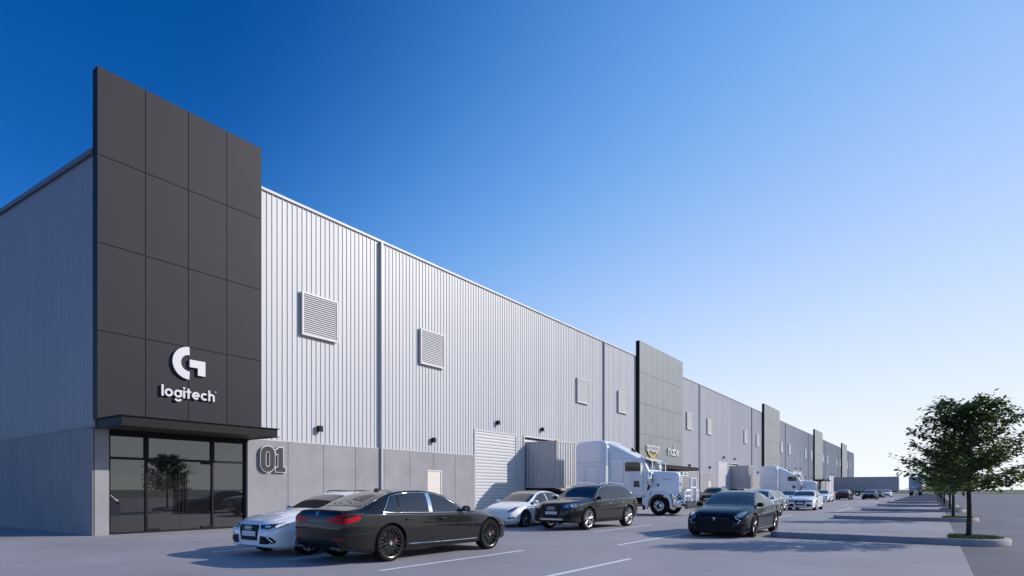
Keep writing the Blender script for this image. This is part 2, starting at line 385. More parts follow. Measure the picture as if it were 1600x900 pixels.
for y in ISL: build_island(y, _r)

# ================================================================== warehouse
FX = -21.8; Y0 = 7.8; PER = 47.9; YEND = 223.4; ZP = 3.46; ZT = 13.48
wh = tag(empty('warehouse', (FX, Y0, 0)), 'long silver ribbed metal warehouse with dark entrance towers and roller doors', 'warehouse')
WH = (-FX, -Y0, 0)   # children keep world coordinates
def wb(mb, name, mats, parent=None, **k):
    if parent is None: return mb.build(name, mats, wh, loc=WH, **k)
    return mb.build(name, mats, parent, **k)
# openings and features along the front
DOORS = []; PDOORS = []; DOWN = []; VENTS = []; LAMPS = []; TOW = []
for k in range(5):
    b = Y0 + PER * k
    TOW.append((b if k == 0 else b - 5.6, b + 5.6))
    half = [b + 7.6, b + 14.7]
    VENTS += [(y, y + 1.85) for y in half]; LAMPS += [(b + 8.5, 4.1), (b + 15.7, 4.1), (b + 21.45, 5.55)]
    PDOORS.append((b + 15.35, b + 16.35)); DOORS.append((b + 19.27, b + 23.55)); DOWN.append(b + 12.05)
    if k < 4:
        DOORS.append((b + 24.35, b + 28.63)); DOWN.append(b + 35.85); PDOORS.append((b + 31.55, b + 32.55))
        VENTS += [(y, y + 1.85) for y in (b + 31.35, b + 38.45)]; LAMPS += [(b + 26.5, 5.55), (b + 32.3, 4.1), (b + 39.4, 4.1)]
def z_low(y):
    for a, c in DOORS:
        if a - .01 <= y <= c + .01: return 5.0
    for a, c in DOORS[0::2]:
        if a <= y <= a + 9.3: return 0.02
    return ZP
# ribbed sheet: pitch .235, ribs stand 32 mm proud
mb = MB(); y = Y0; pit = 0.235
prof = [(0.0, 0.0), (0.165, 0.0), (0.183, 0.026), (0.215, 0.026), (0.235, 0.0)]
edges = sorted({round(e, 3) for d in DOORS for e in d} | {round(d[0] + 9.36, 3) for d in DOORS[0::2]} | {Y0, YEND})
for e0, e1 in zip(edges[:-1], edges[1:]):
    zl = z_low((e0 + e1) / 2); n = max(1, round((e1 - e0) / pit)); pp = (e1 - e0) / n
    ys = [(e0 + pp * i + a * pp / pit, FX - 0.05 + d) for i in range(n) for a, d in prof[:-1]] + [(e1, FX - .05)]
    vs = [(x, yy, zl) for yy, x in ys] + [(x, yy, ZT) for yy, x in ys]; m = len(ys)
    mb.add(vs, [(i, i + 1, i + 1 + m, i + m) for i in range(m - 1)])
wb(mb, 'ribbed_front_wall', M['clad'], smooth=0, fix=False)
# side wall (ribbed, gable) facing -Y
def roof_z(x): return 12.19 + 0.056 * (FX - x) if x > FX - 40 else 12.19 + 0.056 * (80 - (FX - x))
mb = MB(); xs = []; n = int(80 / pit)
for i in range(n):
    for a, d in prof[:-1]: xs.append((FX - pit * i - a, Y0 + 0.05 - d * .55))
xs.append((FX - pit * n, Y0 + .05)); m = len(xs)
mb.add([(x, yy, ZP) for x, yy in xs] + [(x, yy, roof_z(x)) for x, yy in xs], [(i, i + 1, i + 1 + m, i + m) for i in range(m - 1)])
wb(mb, 'ribbed_side_wall', M['clad_shaded'], smooth=0, fix=False)
# back and far walls, roof, parapet
XB = FX - 80
mb = MB(); mb.box(XB, XB + .1, Y0 + .1, YEND, 0, 12.19)
mb.add([(FX - .06, YEND, 0), (XB, YEND, 0), (XB, YEND, 12.19), (FX - 40, YEND, 14.43), (FX - .06, YEND, 12.19)], [(0, 1, 2, 3, 4)])
mb.box(FX - .3, FX - .06, Y0 + .6, YEND - .01, 11.9, ZT - .01)
wb(mb, 'rear_wall', M['clad_shaded'], smooth=0)
mb = MB(); e = 0.06
mb.add([(FX - .3, Y0 - .0, 12.19 + e), (FX - 40, Y0, 14.43 + e), (XB, Y0, 12.19 + e), (FX - .3, YEND, 12.19 + e), (FX - 40, YEND, 14.43 + e), (XB, YEND, 12.19 + e)], [(0, 1, 4, 3), (1, 2, 5, 4)])
wb(mb, 'roof', M['roof'], smooth=0)
mb = MB()   # dark eave trim along the gable
for xa, xb in ((FX - .02, FX - 40), (FX - 40, XB)):
    za, zb_ = roof_z(xa), roof_z(xb)
    mb.add([(xa, Y0 - .05, za - .05), (xb, Y0 - .05, zb_ - .05), (xb, Y0 - .05, zb_ + .12), (xa, Y0 - .05, za + .12),
            (xa, Y0 + .1, za - .05), (xb, Y0 + .1, zb_ - .05), (xb, Y0 + .1, zb_ + .12), (xa, Y0 + .1, za + .12)],
           [(0, 1, 2, 3), (4, 7, 6, 5), (0, 4, 5, 1), (3, 2, 6, 7), (0, 3, 7, 4), (1, 5, 6, 2)])
wb(mb, 'gable_trim', M['trim_dark'], smooth=0)
mb = MB(); ylast = Y0
mb.box(FX - .34, FX + .035, Y0 + .6, YEND, ZT - .08, ZT + .02)
wb(mb, 'parapet_cap', M['clad'], smooth=0)
# concrete plinth, panels with open joints
mb = MB(); PW = 1.755
mbj = MB()
segs = []
cur = Y0
stops = sorted([(d[0], d[1] if i % 2 else d[1]) for i, d in enumerate(DOORS)] + [(TOW[0][0] + .45, TOW[0][0] + 5.2)] + [(t[0] + .4, t[1] - .4) for t in TOW[1:]] + PDOORS)
STORE = [(TOW[0][0] + .45, TOW[0][0] + 5.2)] + [(t[0] + .4, t[1] - .4) for t in TOW[1:]]
def joints_between(a, c, ref):
    r = []; k0 = math.ceil((a + .12 - ref) / PW); y = ref + k0 * PW
    while y < c - .12: r.append(y); y += PW
    return r
full = sorted(DOORS[0::2]); blocks = sorted([(d[0], d[0] + 9.36) for d in DOORS[0::2]] + STORE)
prev = Y0 + .02
for a, c in blocks + [(YEND, YEND)]:
    if a - prev > .05:
        mb = MB(); mbj = MB()
        js = joints_between(prev, a, 27.07)
        for q0, q1 in zip([prev] + js, js + [a]):
            hole = [p for p in PDOORS if q0 - .9 < p[0] and p[1] < q1 + .9 and p[0] < q1 and p[1] > q0]
            ya, yb = q0 + .012, q1 - .012
            parts = [(ya, yb, 0, ZP - .03)]
            for p in hole:
                nw = []
                for (s0, s1, z0, z1) in parts:
                    if p[1] + .06 <= s0 or p[0] - .06 >= s1: nw.append((s0, s1, z0, z1)); continue
                    if p[0] - .06 > s0: nw.append((s0, p[0] - .06, z0, z1))
                    if p[1] + .06 < s1: nw.append((p[1] + .06, s1, z0, z1))
                    nw.append((max(s0, p[0] - .06), min(s1, p[1] + .06), 2.5, z1))
                parts = nw
            for s0, s1, z0, z1 in parts: mb.box(FX - .12, FX + .02, s0, s1, z0, z1)
        mbj.box(FX - .16, FX - .125, prev + .05, a - .002, 0, ZP - .04)
        pr_ = wb(mb, 'plinth', M['plinth'], smooth=0); mbj.build('joint_backing', M['joint'], pr_, smooth=0)
    prev = c
mb = MB(); mbj = MB()
for i in range(46):
    xa = FX - .02 - PW * i; mb.box(xa - (.012 if i else -.02), xa - PW + .016, Y0 - .02, Y0 + .005, 0, ZP - .03)
mbj.box(FX - .0, XB, Y0 + .008, Y0 + .03, 0, ZP - .04)
pr_ = wb(mb, 'plinth', M['plinth'], smooth=0); mbj.build('joint_backing', M['joint'], pr_, smooth=0)
# flashing above the plinth
mb = MB(); prev = Y0
for a, c in [(d[0], d[0] + 9.36) for d in DOORS[0::2]] + [(YEND, YEND)]:
    mb.box(FX - .05, FX + .028, max(prev, Y0 + .012), a, ZP - .026, ZP + .02); prev = c
mbs_ = MB(); mbs_.box(XB, FX + .026, Y0 - .03, Y0 + .01, ZP - .028, ZP + .018); wb(mbs_, 'flashing', M['trim_dark'], smooth=0)
wb(mb, 'flashing', M['trim'], smooth=0)

# ---- repeated parts of the front
def rep(proto_fn, ys):
    first = None
    for y in ys:
        if first is None: first = proto_fn(); o = first; 
        else: o = copy_tree(first, wh)
        yield o, y
def at(o, x, y, z): o.location = (x - FX, y - Y0, z)
def mk_down():
    mb = MB(); mb.box(-.04, .10, -.06, .06, 0.0, ZT - .09, bev=.008); 
    o = mb.build('downpipe', M['trim'], wh)
    return o
for o, y in rep(mk_down, [d for d in DOWN]): at(o, FX + .03, y, 0)
def mk_vent():
    W_ = 1.85; mb = MB(); f = .075; t = .12
    mb.box(0, t, 0, f, 0, 1.83); mb.box(0, t, W_ - f, W_, 0, 1.83); mb.box(0, t, f, W_ - f, 0, f); mb.box(0, t, f, W_ - f, 1.83 - f, 1.83)
    o = mb.build('louvre_vent', M['vent'], wh, smooth=0)
    mb = MB(); n = 19; h = (1.83 - 2 * f) / n
    for i in range(n):
        z = f + h * i; mb.add([(.11, f, z + .004), (.11, W_ - f, z + .004), (.085, W_ - f, z + h * .74), (.085, f, z + h * .74), (.095, f, z + .0), (.095, W_ - f, z), (.02, W_ - f, z + h * .92), (.02, f, z + h * .92)],
                              [(0, 1, 2, 3), (4, 7, 6, 5), (0, 4, 5, 1), (3, 2, 6, 7)])
    mb.build('slats', M['vent'], o, smooth=0)
    mb = MB(); mb.box(.002, .016, f, W_ - f, f, 1.83 - f); mb.build('backing', M['joint'], o, smooth=0)
    return o
for o, (a, c) in rep(mk_vent, VENTS): at(o, FX + .0, a, 8.0)
def mk_lamp():
    mb = MB(); mb.box(.02, .18, -.115, .115, 0.02, .28, bev=.02); mb.box(-.02, .03, -.09, .09, .05, .25)
    o = mb.build('wall_lamp', M['blackmetal'], wh)
    mb = MB(); mb.box(.05, .18, -.1, .1, .008, .022); mb.build('lens', M['lamp'], o, smooth=0)
    return o
for o, (y, z) in rep(mk_lamp, LAMPS): at(o, FX - .0, y, z - .15)
def mk_shutter():
    Wd = 4.28; mb = MB(); n = 26; hh = 4.9 / n
    pr = []
    for i in range(n): pr += [(-.03, hh * i), (.012, hh * (i + .12)), (.02, hh * (i + .5)), (.012, hh * (i + .88))]
    pr.append((-.03, 4.9)); m = len(pr)
    mb.add([(x, 0.09, z) for x, z in pr] + [(x, Wd - .09, z) for x, z in pr], [(i, i + m, i + 1 + m, i + 1) for i in range(m - 1)])
    o = mb.build('roller_door', M['shutter'], wh, smooth=0, fix=False)
    mb = MB(); mb.box(-.1, .05, -.03, .085, 0, 5.0); mb.box(-.1, .05, Wd - .085, Wd + .03, 0, 5.0); mb.box(-.1, .05, .085, Wd - .085, 4.9, 5.0)
    mb.build('door_frame', M['vent'], o, smooth=0)
    mb = MB(); mb.box(-.02, .05, .1, Wd - .1, 0.0, .12); mb.build('bottom_bar', M['trim'], o, smooth=0)
    return o
OPEN = {1, 3}                          # docks with a container backed in
for o, (a, c) in rep(mk_shutter, [d for i, d in enumerate(DOORS) if i not in OPEN]): at(o, FX - .04, a, 0)
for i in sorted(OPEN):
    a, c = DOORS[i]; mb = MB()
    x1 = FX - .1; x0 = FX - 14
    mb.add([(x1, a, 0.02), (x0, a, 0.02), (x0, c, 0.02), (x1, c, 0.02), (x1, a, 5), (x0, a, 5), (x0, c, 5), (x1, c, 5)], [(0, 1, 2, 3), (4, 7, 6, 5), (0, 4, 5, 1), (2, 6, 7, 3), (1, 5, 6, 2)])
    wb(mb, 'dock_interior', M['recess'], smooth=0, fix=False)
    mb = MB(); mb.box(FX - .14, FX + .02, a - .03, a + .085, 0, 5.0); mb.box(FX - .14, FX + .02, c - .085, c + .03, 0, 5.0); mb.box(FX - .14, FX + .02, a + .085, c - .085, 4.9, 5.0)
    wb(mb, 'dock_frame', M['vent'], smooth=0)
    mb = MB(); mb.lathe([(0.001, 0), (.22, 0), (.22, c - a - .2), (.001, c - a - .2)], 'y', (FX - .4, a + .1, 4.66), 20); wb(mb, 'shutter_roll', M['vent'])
def mk_pdoor():
    mb = MB(); mb.box(-.06, .03, -.06, 0, 0, 2.44); mb.box(-.06, .03, 1.0, 1.06, 0, 2.44); mb.box(-.06, .03, -.06, 1.06, 2.44, 2.5)
    o = mb.build('door', M['door_cream'], wh, smooth=0)
    mb = MB(); mb.box(-.05, -.005, 0.005, .995, .02, 2.435); mb.build('door_leaf', M['door_cream'], o, smooth=0)
    mb = MB(); mb.tube([(.0, .88, 1.05), (.05, .88, 1.05), (.05, .76, 1.05)], .012); mb.build('door_handle', M['chrome'], o)
    return o
for o, (a, c) in rep(mk_pdoor, PDOORS): at(o, FX + .0, a, 0)

# ---- entrance towers
def tower(y0, y1, cols, mm, first):
    t = 0.33; ztop = 14.8; rows = 4; zb = ztop - 4 * 2.77
    core = MB(); core.box(FX - .035, FX + t - .03, y0 + .02, y1 - .02, zb + .02, ztop - .02)
    o = wb(core, 'entrance_tower', M['joint'], smooth=0)
    mb = MB(); g = .012; cw = (y1 - y0) / cols
    for i in range(cols):
        for j in range(rows):
            mb.box(FX + t - .028, FX + t, y0 + cw * i + (g if i else 0), y0 + cw * (i + 1) - (g if i < cols - 1 else 0), zb + 2.77 * j + (g if j else 0), zb + 2.77 * (j + 1) - (g if j < rows - 1 else 0))
    mb.build('face_panels', mm, o, smooth=0)
    mb = MB()   # side returns and capping
    for ys_, ye in ((y0 - .0, y0 + .018), (y1 - .018, y1)): mb.box(FX - .04, FX + t - .03, ys_, ye, zb, ztop)
    mb.box(FX - .04, FX + t - .03, y0 + .018, y1 - .018, ztop - .018, ztop); mb.box(FX - .0, FX + t - .03, y0 + .018, y1 - .018, zb, zb + .018)
    mb.build('side_panels', M['blackmetal'], o, smooth=0)
    return o
def canopy(y0, y1):
    x0, x1 = FX + .02, FX + 2.0; z0, z1 = 3.40, 3.70
    mb = MB(); web = .05
    mb.box(x0, x1 - .1, y0 + .1, y1 - .1, z1 - .08, z1 - .02)                            # deck
    for za, zb_ in ((z0, z0 + .025), (z1 - .0, z1 + .025)):                               # flanges of the edge channels
        mb.box(x1 - .11, x1, y0, y1, za, zb_); mb.box(x0, x1 - .112, y0, y0 + .1, za, zb_); mb.box(x0, x1 - .112, y1 - .1, y1, za, zb_)
    mb.box(x1 - .09, x1 - .06, y0 + .06, y1 - .06, z0 + .026, z1 - .001)
    mb.box(x0, x1 - .092, y0 + .06, y0 + .09, z0 + .026, z1 - .001); mb.box(x0, x1 - .092, y1 - .09, y1 - .06, z0 + .026, z1 - .001)
    n = int((y1 - y0) / 1.4)
    for i in range(1, n): yy = y0 + (y1 - y0) * i / n; mb.box(x0, x1 - .1, yy - .03, yy + .03, z0 + .06, z1 - .082)
    o = wb(mb, 'canopy', M['blackmetal'], smooth=0)
    mb = MB(); mb.box(x0 + .01, x1 - .12, y0 + .12, y1 - .12, z0 + .03, z0 + .058); mb.build('soffit', M['soffit'], o, smooth=0)
M['soffit'] = mat('soffit brown', (0.045, 0.032, 0.024), 0.6, var=0.2, vscale=2)
def storefront(y0, y1, doors):
    xg = FX - .16; zt = 3.34
    mb = MB(); fw = .075; tz = 2.5
    mb.box(xg - .05, xg + .06, y0, y0 + fw, 0, zt); mb.box(xg - .05, xg + .06, y1 - fw, y1, 0, zt)
    mb.box(xg - .05, xg + .06, y0 + fw, y1 - fw, zt - .1, zt); mb.box(xg - .05, xg + .06, y0 + fw, y1 - fw, .0, .06)
    inner = []
    for d0, d1 in doors: inner += [d0, d1]
    for y in inner: mb.box(xg - .049, xg + .065, y - .065, y + .065, tz + .05, zt - .1); mb.box(xg - .049, xg + .06, y - .035, y + .035, .06, tz - .03)
    mb.box(xg - .048, xg + .062, y0 + fw, y1 - fw, tz - .03, tz + .05)
    o = wb(mb, 'storefront', M['blackmetal'], smooth=0)
    ys = [y0 + fw] + inner + [y1 - fw]
    for a, c in zip(ys[:-1], ys[1:]):
        for za, zb_ in ((.06, tz - .03), (tz + .05, zt - .1)):
            isd = (a, c) in [tuple(d) for d in doors] and za < 1
            if isd:
                m_ = (a + c) / 2
                for q0, q1 in ((a + .04, m_ - .004), (m_ + .004, c - .04)):
                    mb = MB(); mb.box(xg - .006, xg + .006, q0, q1, za, zb_); d = mb.build('glass_door', M['glaze'], o, smooth=0)
                    hy = m_ + (-.13 if q1 < m_ + .001 else .13)
                    for hh in (-.055, .055):
                        mb = MB(); mb.tube([(xg + .07, hy + hh, .62), (xg + .07, hy + hh, 2.05)], .02, 10)
                        for zz in (.75, 1.92): mb.tube([(xg, hy + hh, zz), (xg + .07, hy + hh, zz)], .012, 8)
                        mb.build('pull_handle', M['blackmetal'], d)
                for yy in (a + .2, c - .2):
                    mb = MB(); mb.box(xg - .01, xg + .07, yy - .22, yy + .22, .062, .13); mb.build('floor_patch', M['blackmetal'], o, smooth=0)
                    mb = MB(); mb.box(xg + .013, xg + .07, yy - .2, yy + .2, tz - .1, tz - .032); mb.build('head_patch', M['blackmetal'], o, smooth=0)
            else:
                mb = MB(); mb.box(xg - .006, xg + .006, a + .001, c - .001, za, zb_); mb.build('glass_pane', M['glaze'], o, smooth=0)
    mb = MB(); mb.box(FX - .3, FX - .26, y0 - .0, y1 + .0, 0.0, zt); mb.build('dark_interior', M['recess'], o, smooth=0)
    mb = MB(); mb.box(FX - .25, FX + .02, y0 - .01, y1 + .01, zt + .002, ZP - .03); mb.build('lintel', M['blackmetal'], o, smooth=0)
for k, (a, c) in enumerate(TOW):
    tw = tower(a, c, 4 if k == 0 else 8, M['tower'] if k == 0 else M['tower_light'], k == 0)
    if k == 0:
        canopy(a + .0, a + 5.3); storefront(a + .45, a + 5.2, [(9.42, 11.7)])
        XS = FX + .33
        pl = lambda yb, zb, k=1.0: (lambda s, z, d: (XS + d, yb + s, zb + z))
        mb = MB()
        stroke(mb, arc(10.59, 5.905, .43, 90, 270, 36), .28, lambda s, z, d: (XS + d, s, z), .04, .10)
        mb.add([(XS + d, s, z) for d in (.04, .101) for s, z in ((10.60, 6.045), (11.15, 6.045), (11.15, 5.52), (10.885, 5.52), (10.885, 5.78), (10.60, 5.78))],
               [(0, 1, 2, 3, 4, 5), (11, 10, 9, 8, 7, 6)] + [(i, i + 6, (i + 1) % 6 + 6, (i + 1) % 6) for i in range(6)])
        e = mb.build('emblem', M['white_letter'], tw, smooth=30)
        mb = MB(); word(mb, 'logitech', .25, pl(9.66, 4.66), 1.83, .04, .10, gap=.13)
        mb.disc(.022, 'x', (XS, 11.53, 5.02), .06, .1)
        mb.build('sign_lettering', M['white_letter'], tw, smooth=30)
        # stand-off pins
        mb = MB()
        for s, z in ((10.3, 5.7), (10.3, 6.1), (11.0, 5.9), (9.75, 4.8), (10.3, 4.75), (10.9, 4.75), (11.35, 4.75)): mb.box(XS, XS + .062, s - .008, s + .008, z - .008, z + .008)
        mb.build('sign_pins', M['joint'], tw, smooth=0)
    else:
        canopy(a + .0, c + .2); ym = (a + c) / 2
        storefront(a + .4, c - .4, [(a + 1.6, a + 3.9), (c - 3.9, c - 1.6)])
        XS = FX + .33
        if k == 1:
            mb = MB(); word(mb, 'amazon', .22, lambda s, z, d: (XS + d, 51.4 + s, 4.98 + z * 1.2), 3.2, .06, .12, gap=.1); mb.build('sign_lettering', M['white_letter'], tw, smooth=30)
            mb = MB(); stroke(mb, arc(52.75, 5.62, 1.25, 215, 322, 20, ry=1.1), .18, lambda s, z, d: (XS + d, s, z), .06, .12)
            mb.add([(XS + d, s, z) for d in (.06, .122) for s, z in ((53.55, 4.98), (54.05, 5.02), (54.0, 4.6), (53.85, 4.85))], [(0, 1, 2, 3), (7, 6, 5, 4), (0, 4, 5, 1), (1, 5, 6, 2), (2, 6, 7, 3), (3, 7, 4, 0)])
            mb.build('sign_arrow', M['yellow_letter'], tw, smooth=30)
            mb = MB(); word(mb, 'mabe', .2, lambda s, z, d: (XS + d, 56.8 + s, 4.85 + z * 1.05), 3.0, .06, .12, gap=.1); mb.build('sign_lettering', M['white_letter'], tw, smooth=30)
            mb = MB()
            for yy in (52, 53, 54.2, 57.6, 58.6, 59.8): mb.box(XS, XS + .062, yy - .02, yy + .02, 5.2, 5.24)
            mb.build('sign_pins', M['joint'], tw, smooth=0)
        else:      # far signs: small upright letters seen edge-on, too far to read
            pass

# unit number
XN = FX + .02
def zero(s0): return arc(s0, 0.5, .17, 90, 270, 12, ry=.17), 
mb0 = MB(); mb1 = MB(); mbs = MB()
h = 1.02; zN = 2.18; yN = 13.5
def stad(cx, rx, z0, z1): return arc(cx, z1 - rx, rx, 0, 180, 12) + arc(cx, z0 + rx, rx, 180, 360, 12)
place = lambda s, z, d: (XN + d, yN + s, zN + z)
z_pts = stad(.30, .20, .10, h - .10)
one = [[(.86, .17), (.86, h - .06)], [(.70, .12), (1.05, .12)], [(.70, .80), (.88, .90)]]
stroke(mb0, z_pts, .26, place, .06, .12, True); 
for i, s in enumerate(one):
    if i == 0: s2 = [(.87, .0), (.87, h)]; wd = .26
    elif i == 1: s2 = [(.62, .10), (1.12, .10)]; wd = .24
    else: s2 = [(.62, .78), (.86, .90)]; wd = .24
    stroke(mb0, s2, wd, place, .06, .118 + .0013 * i)
o_ = wb(mb0, 'unit_number', M['white_letter'], smooth=30)
stroke(mb1, z_pts, .20, place, .1225, .136, True)
for i, (s2, wd) in enumerate((([(.87, .04), (.87, h - .035)], .20), ([(.66, .10), (1.08, .10)], .185), ([(.665, .795), (.86, .893)], .18))): stroke(mb1, s2, wd, place, .1225, .1345 + .0013 * i)
nm = wb(mb1, 'unit_number_face', M['grey_letter'], smooth=30)
for s in ((.1, .5), (.5, .5), (.87, .5)): mbs.box(XN, XN + .061, yN + s[0] - .01, yN + s[0] + .01, zN + s[1] - .01, zN + s[1] + .01)
wb(mbs, 'unit_number_pins', M['joint'], smooth=0)
# ================================================================== cars
def pchip(pts):
    pts = sorted(pts); xs = np.array([p[0] for p in pts], float); ys = np.array([p[1] for p in pts], float)
    h = np.diff(xs); d = np.diff(ys) / h; n = len(xs); m = np.zeros(n)
    m[0], m[-1] = d[0], d[-1]
    for i in range(1, n - 1):
        if d[i - 1] * d[i] > 0:
            w1 = 2 * h[i] + h[i - 1]; w2 = h[i] + 2 * h[i - 1]; m[i] = (w1 + w2) / (w1 / d[i - 1] + w2 / d[i])
    def f(x):
        x = min(max(x, xs[0]), xs[-1]); i = min(max(int(np.searchsorted(xs, x)) - 1, 0), n - 2); t = (x - xs[i]) / h[i]
        return float((1 + 2 * t) * (1 - t) ** 2 * ys[i] + t * (1 - t) ** 2 * h[i] * m[i] + t * t * (3 - 2 * t) * ys[i + 1] + t * t * (t - 1) * h[i] * m[i + 1])
    return f
def crspl(P, sub):
    out = []
    for i in range(len(P) - 1):
        p0 = P[max(i - 1, 0)]; p1 = P[i]; p2 = P[i + 1]; p3 = P[min(i + 2, len(P) - 1)]
        for k in range(sub):
            t = k / sub
            out.append(tuple(0.5 * (2 * p1[j] + (p2[j] - p0[j]) * t + (2 * p0[j] - 5 * p1[j] + 4 * p2[j] - p3[j]) * t * t + (3 * p1[j] - p0[j] - 3 * p2[j] + p3[j]) * t ** 3) for j in (0, 1)))
    out.append(P[-1]); return out

class Car:
    def __init__(s, sp, name):
        s.sp = sp; s.root = empty(name)
        for k in ('top', 'belt', 'w', 'wr', 'zb'): setattr(s, k, pchip(sp[k]))
        s.ed = sp.get('ed', 0.055)
    def edge(s, x): return s.top(x) - min(s.ed, (s.top(x) - s.belt(x)) * 0.55 + 0.012)
    def section(s, x):
        zb, zt, bl, w_, wr = s.zb(x), s.top(x), min(s.belt(x), s.top(x) - .015), s.w(x), s.wr(x)
        zb = min(zb, bl - .06); hh = bl - zb; e = s.edge(x); cr = s.sp.get('crease', 0.6); sh = s.sp.get('shoulder', .045)
        P = [(0, zb), (.55 * w_, zb), (.86 * w_, zb + .005), (.955 * w_, zb + .05 * min(1, hh / .4)), (.978 * w_, zb + .22 * hh), (.992 * w_, zb + .45 * hh), (1.0 * w_, zb + cr * hh + .02), (.994 * w_, zb + (cr + .12) * hh), (.972 * w_, bl - .07 * hh),
             (.955 * w_, bl - .012), (.955 * w_ - sh, bl)]
        yb = P[-1][0]; wr = min(wr, yb - .01)
        dz = e - bl
        P += [(yb + (wr - yb) * .30 + .012 * min(1, dz / .3), bl + dz * .33), (yb + (wr - yb) * .64 + .016 * min(1, dz / .3), bl + dz * .67), (wr, e), (wr * .90, e + (zt - e) * .52), (wr * .6, e + (zt - e) * .84), (wr * .3, zt - (zt - e) * .04), (0, zt)]
        return P
    def body(s, paint):
        sp = s.sp; x0 = min(p[0] for p in sp['top']); x1 = max(p[0] for p in sp['top'])
        n = 96; xs = [x0 + (x1 - x0) * i / n for i in range(n + 1)]
        for e in (.004, .012, .022): xs += [x0 + e, x1 - e]
        xs = sorted(xs)
        rows = []
        for x in xs:
            S = crspl(s.section(x), 3); rows.append([(x, y, z) for y, z in S] + [(x, -y, z) for y, z in S[-2:0:-1]])
        m = len(rows[0]); mb = MB()
        mb.add([p for r in rows for p in r], [(i * m + j, i * m + (j + 1) % m, (i + 1) * m + (j + 1) % m, (i + 1) * m + j) for i in range(len(xs) - 1) for j in range(m)] + [tuple(range(m)), tuple((len(xs) - 1) * m + j for j in range(m))])
        o = mb.build('body', [paint, M['well']], s.root, smooth=38)
        s.bvh = BVHTree.FromPolygons([v.co[:] for v in o.data.vertices], [tuple(p.vertices) for p in o.data.polygons])
        # wheel housings
        cut = MB(); Rw = sp['R'] + sp.get('gap', .045)
        for wx in sp['wheels']:
            for sg in (1, -1):
                yo, yi = sg * 1.4, sg * (sp['track'] - .30); k = 40
                ring = [(wx + Rw * math.cos(2 * math.pi * i / k), sp['R'] + Rw * math.sin(2 * math.pi * i / k)) for i in range(k)]
                cut.prism(ring, 'y', min(yo, yi), max(yo, yi), 0)
        co = cut.build('cutter', [M['well'], M['well']], None, smooth=0); co.data.polygons.foreach_set('material_index', [1] * len(co.data.polygons))
        md = o.modifiers.new('b', 'BOOLEAN'); md.operation = 'DIFFERENCE'; md.object = co; md.solver = 'EXACT'
        dg = bpy.context.evaluated_depsgraph_get(); dg.update(); me = bpy.data.meshes.new_from_object(o.evaluated_get(dg)); o.modifiers.clear()
        old = o.data; o.data = me; me.name = 'body'; bpy.data.meshes.remove(old); bpy.data.objects.remove(co)
        me.materials.clear(); me.materials.append(paint); me.materials.append(M['well'])
        me.polygons.foreach_set('use_smooth', [True] * len(me.polygons)); me.set_sharp_from_angle(angle=R(38))
        s.body_o = o; return o
    # ---- projecting things on the body
    def cast(s, p, d):
        p = Vector(p); d = Vector(d).normalized()
        h = s.bvh.ray_cast(p - d * 6, d)
        if h[0] is None or (h[0] - p).length > 1.2: h = s.bvh.find_nearest(p)
        n = h[1]
        if n.dot(d) > 0: n = -n
        return h[0], n
    @staticmethod
    def vdir(yaw):
        if yaw == 'top': return Vector((0, 0, -1)), Vector((1, 0, 0)), Vector((0, 1, 0))
        a = R(yaw); return Vector((-math.cos(a), -math.sin(a), 0)), Vector((-math.sin(a), math.cos(a), 0)), Vector((0, 0, 1))
    def patch(s, name, pts, yaw, m, off=.005, parent=None, rnd=0, res=.09, mirror=False, thick=.014):
        obs = []
        for sg in ((1, -1) if mirror else (1,)):
            d, r, u = s.vdir(yaw)
            q = [(Vector(p).dot(r), Vector(p).dot(u)) for p in pts]
            for _ in range(rnd): 
                q2 = []
                for i in range(len(q)):
                    a, b = q[i], q[(i + 1) % len(q)]
                    q2 += [(a[0] * .78 + b[0] * .22, a[1] * .78 + b[1] * .22), (a[0] * .22 + b[0] * .78, a[1] * .22 + b[1] * .78)]
                q = q2
            qq = []
            for i in range(len(q)):
                a, b = Vector(q[i]), Vector(q[(i + 1) % len(q)]); k = max(1, int((b - a).length / res))
                qq += [tuple(a + (b - a) * (j / k)) for j in range(k)]
            bm = bmesh.new(); vs = [bm.verts.new((p[0], p[1], 0)) for p in qq]
            f = bm.faces.new(vs); bmesh.ops.triangulate(bm, faces=[f], quad_method='BEAUTY', ngon_method='BEAUTY')
            for _ in range(6):
                le = [e for e in bm.edges if e.calc_length() > res * 1.5]
                if not le: break
                bmesh.ops.subdivide_edges(bm, edges=le, cuts=1); bmesh.ops.triangulate(bm, faces=bm.faces[:])
                if len(bm.faces) > 3000: break
            D = d
            base = max((Vector(p).dot(-D) for p in pts))
            nr = {}
            for v in bm.verts:
                p = r * v.co.x + u * v.co.y - D * (sum(Vector(p).dot(-D) for p in pts) / len(pts))
                h, nn = s.cast(p, D); nr[v] = nn; v.co = h + nn * off
            be = [e for e in bm.edges if e.is_boundary]
            mp = {}
            for e in be:
                for v in e.verts:
                    if v not in mp: mp[v] = bm.verts.new(v.co - nr[v] * thick)
            for e in be:
                a, b = e.verts
                try: bm.faces.new((a, b, mp[b], mp[a]))
                except ValueError: pass
            mb = MB(); mb.bm(bm)
            if sg < 0: mb.v = [(x, -y, z) for x, y, z in mb.v]
            obs.append(mb.build(name, m, parent or s.root, smooth=40))
        return obs
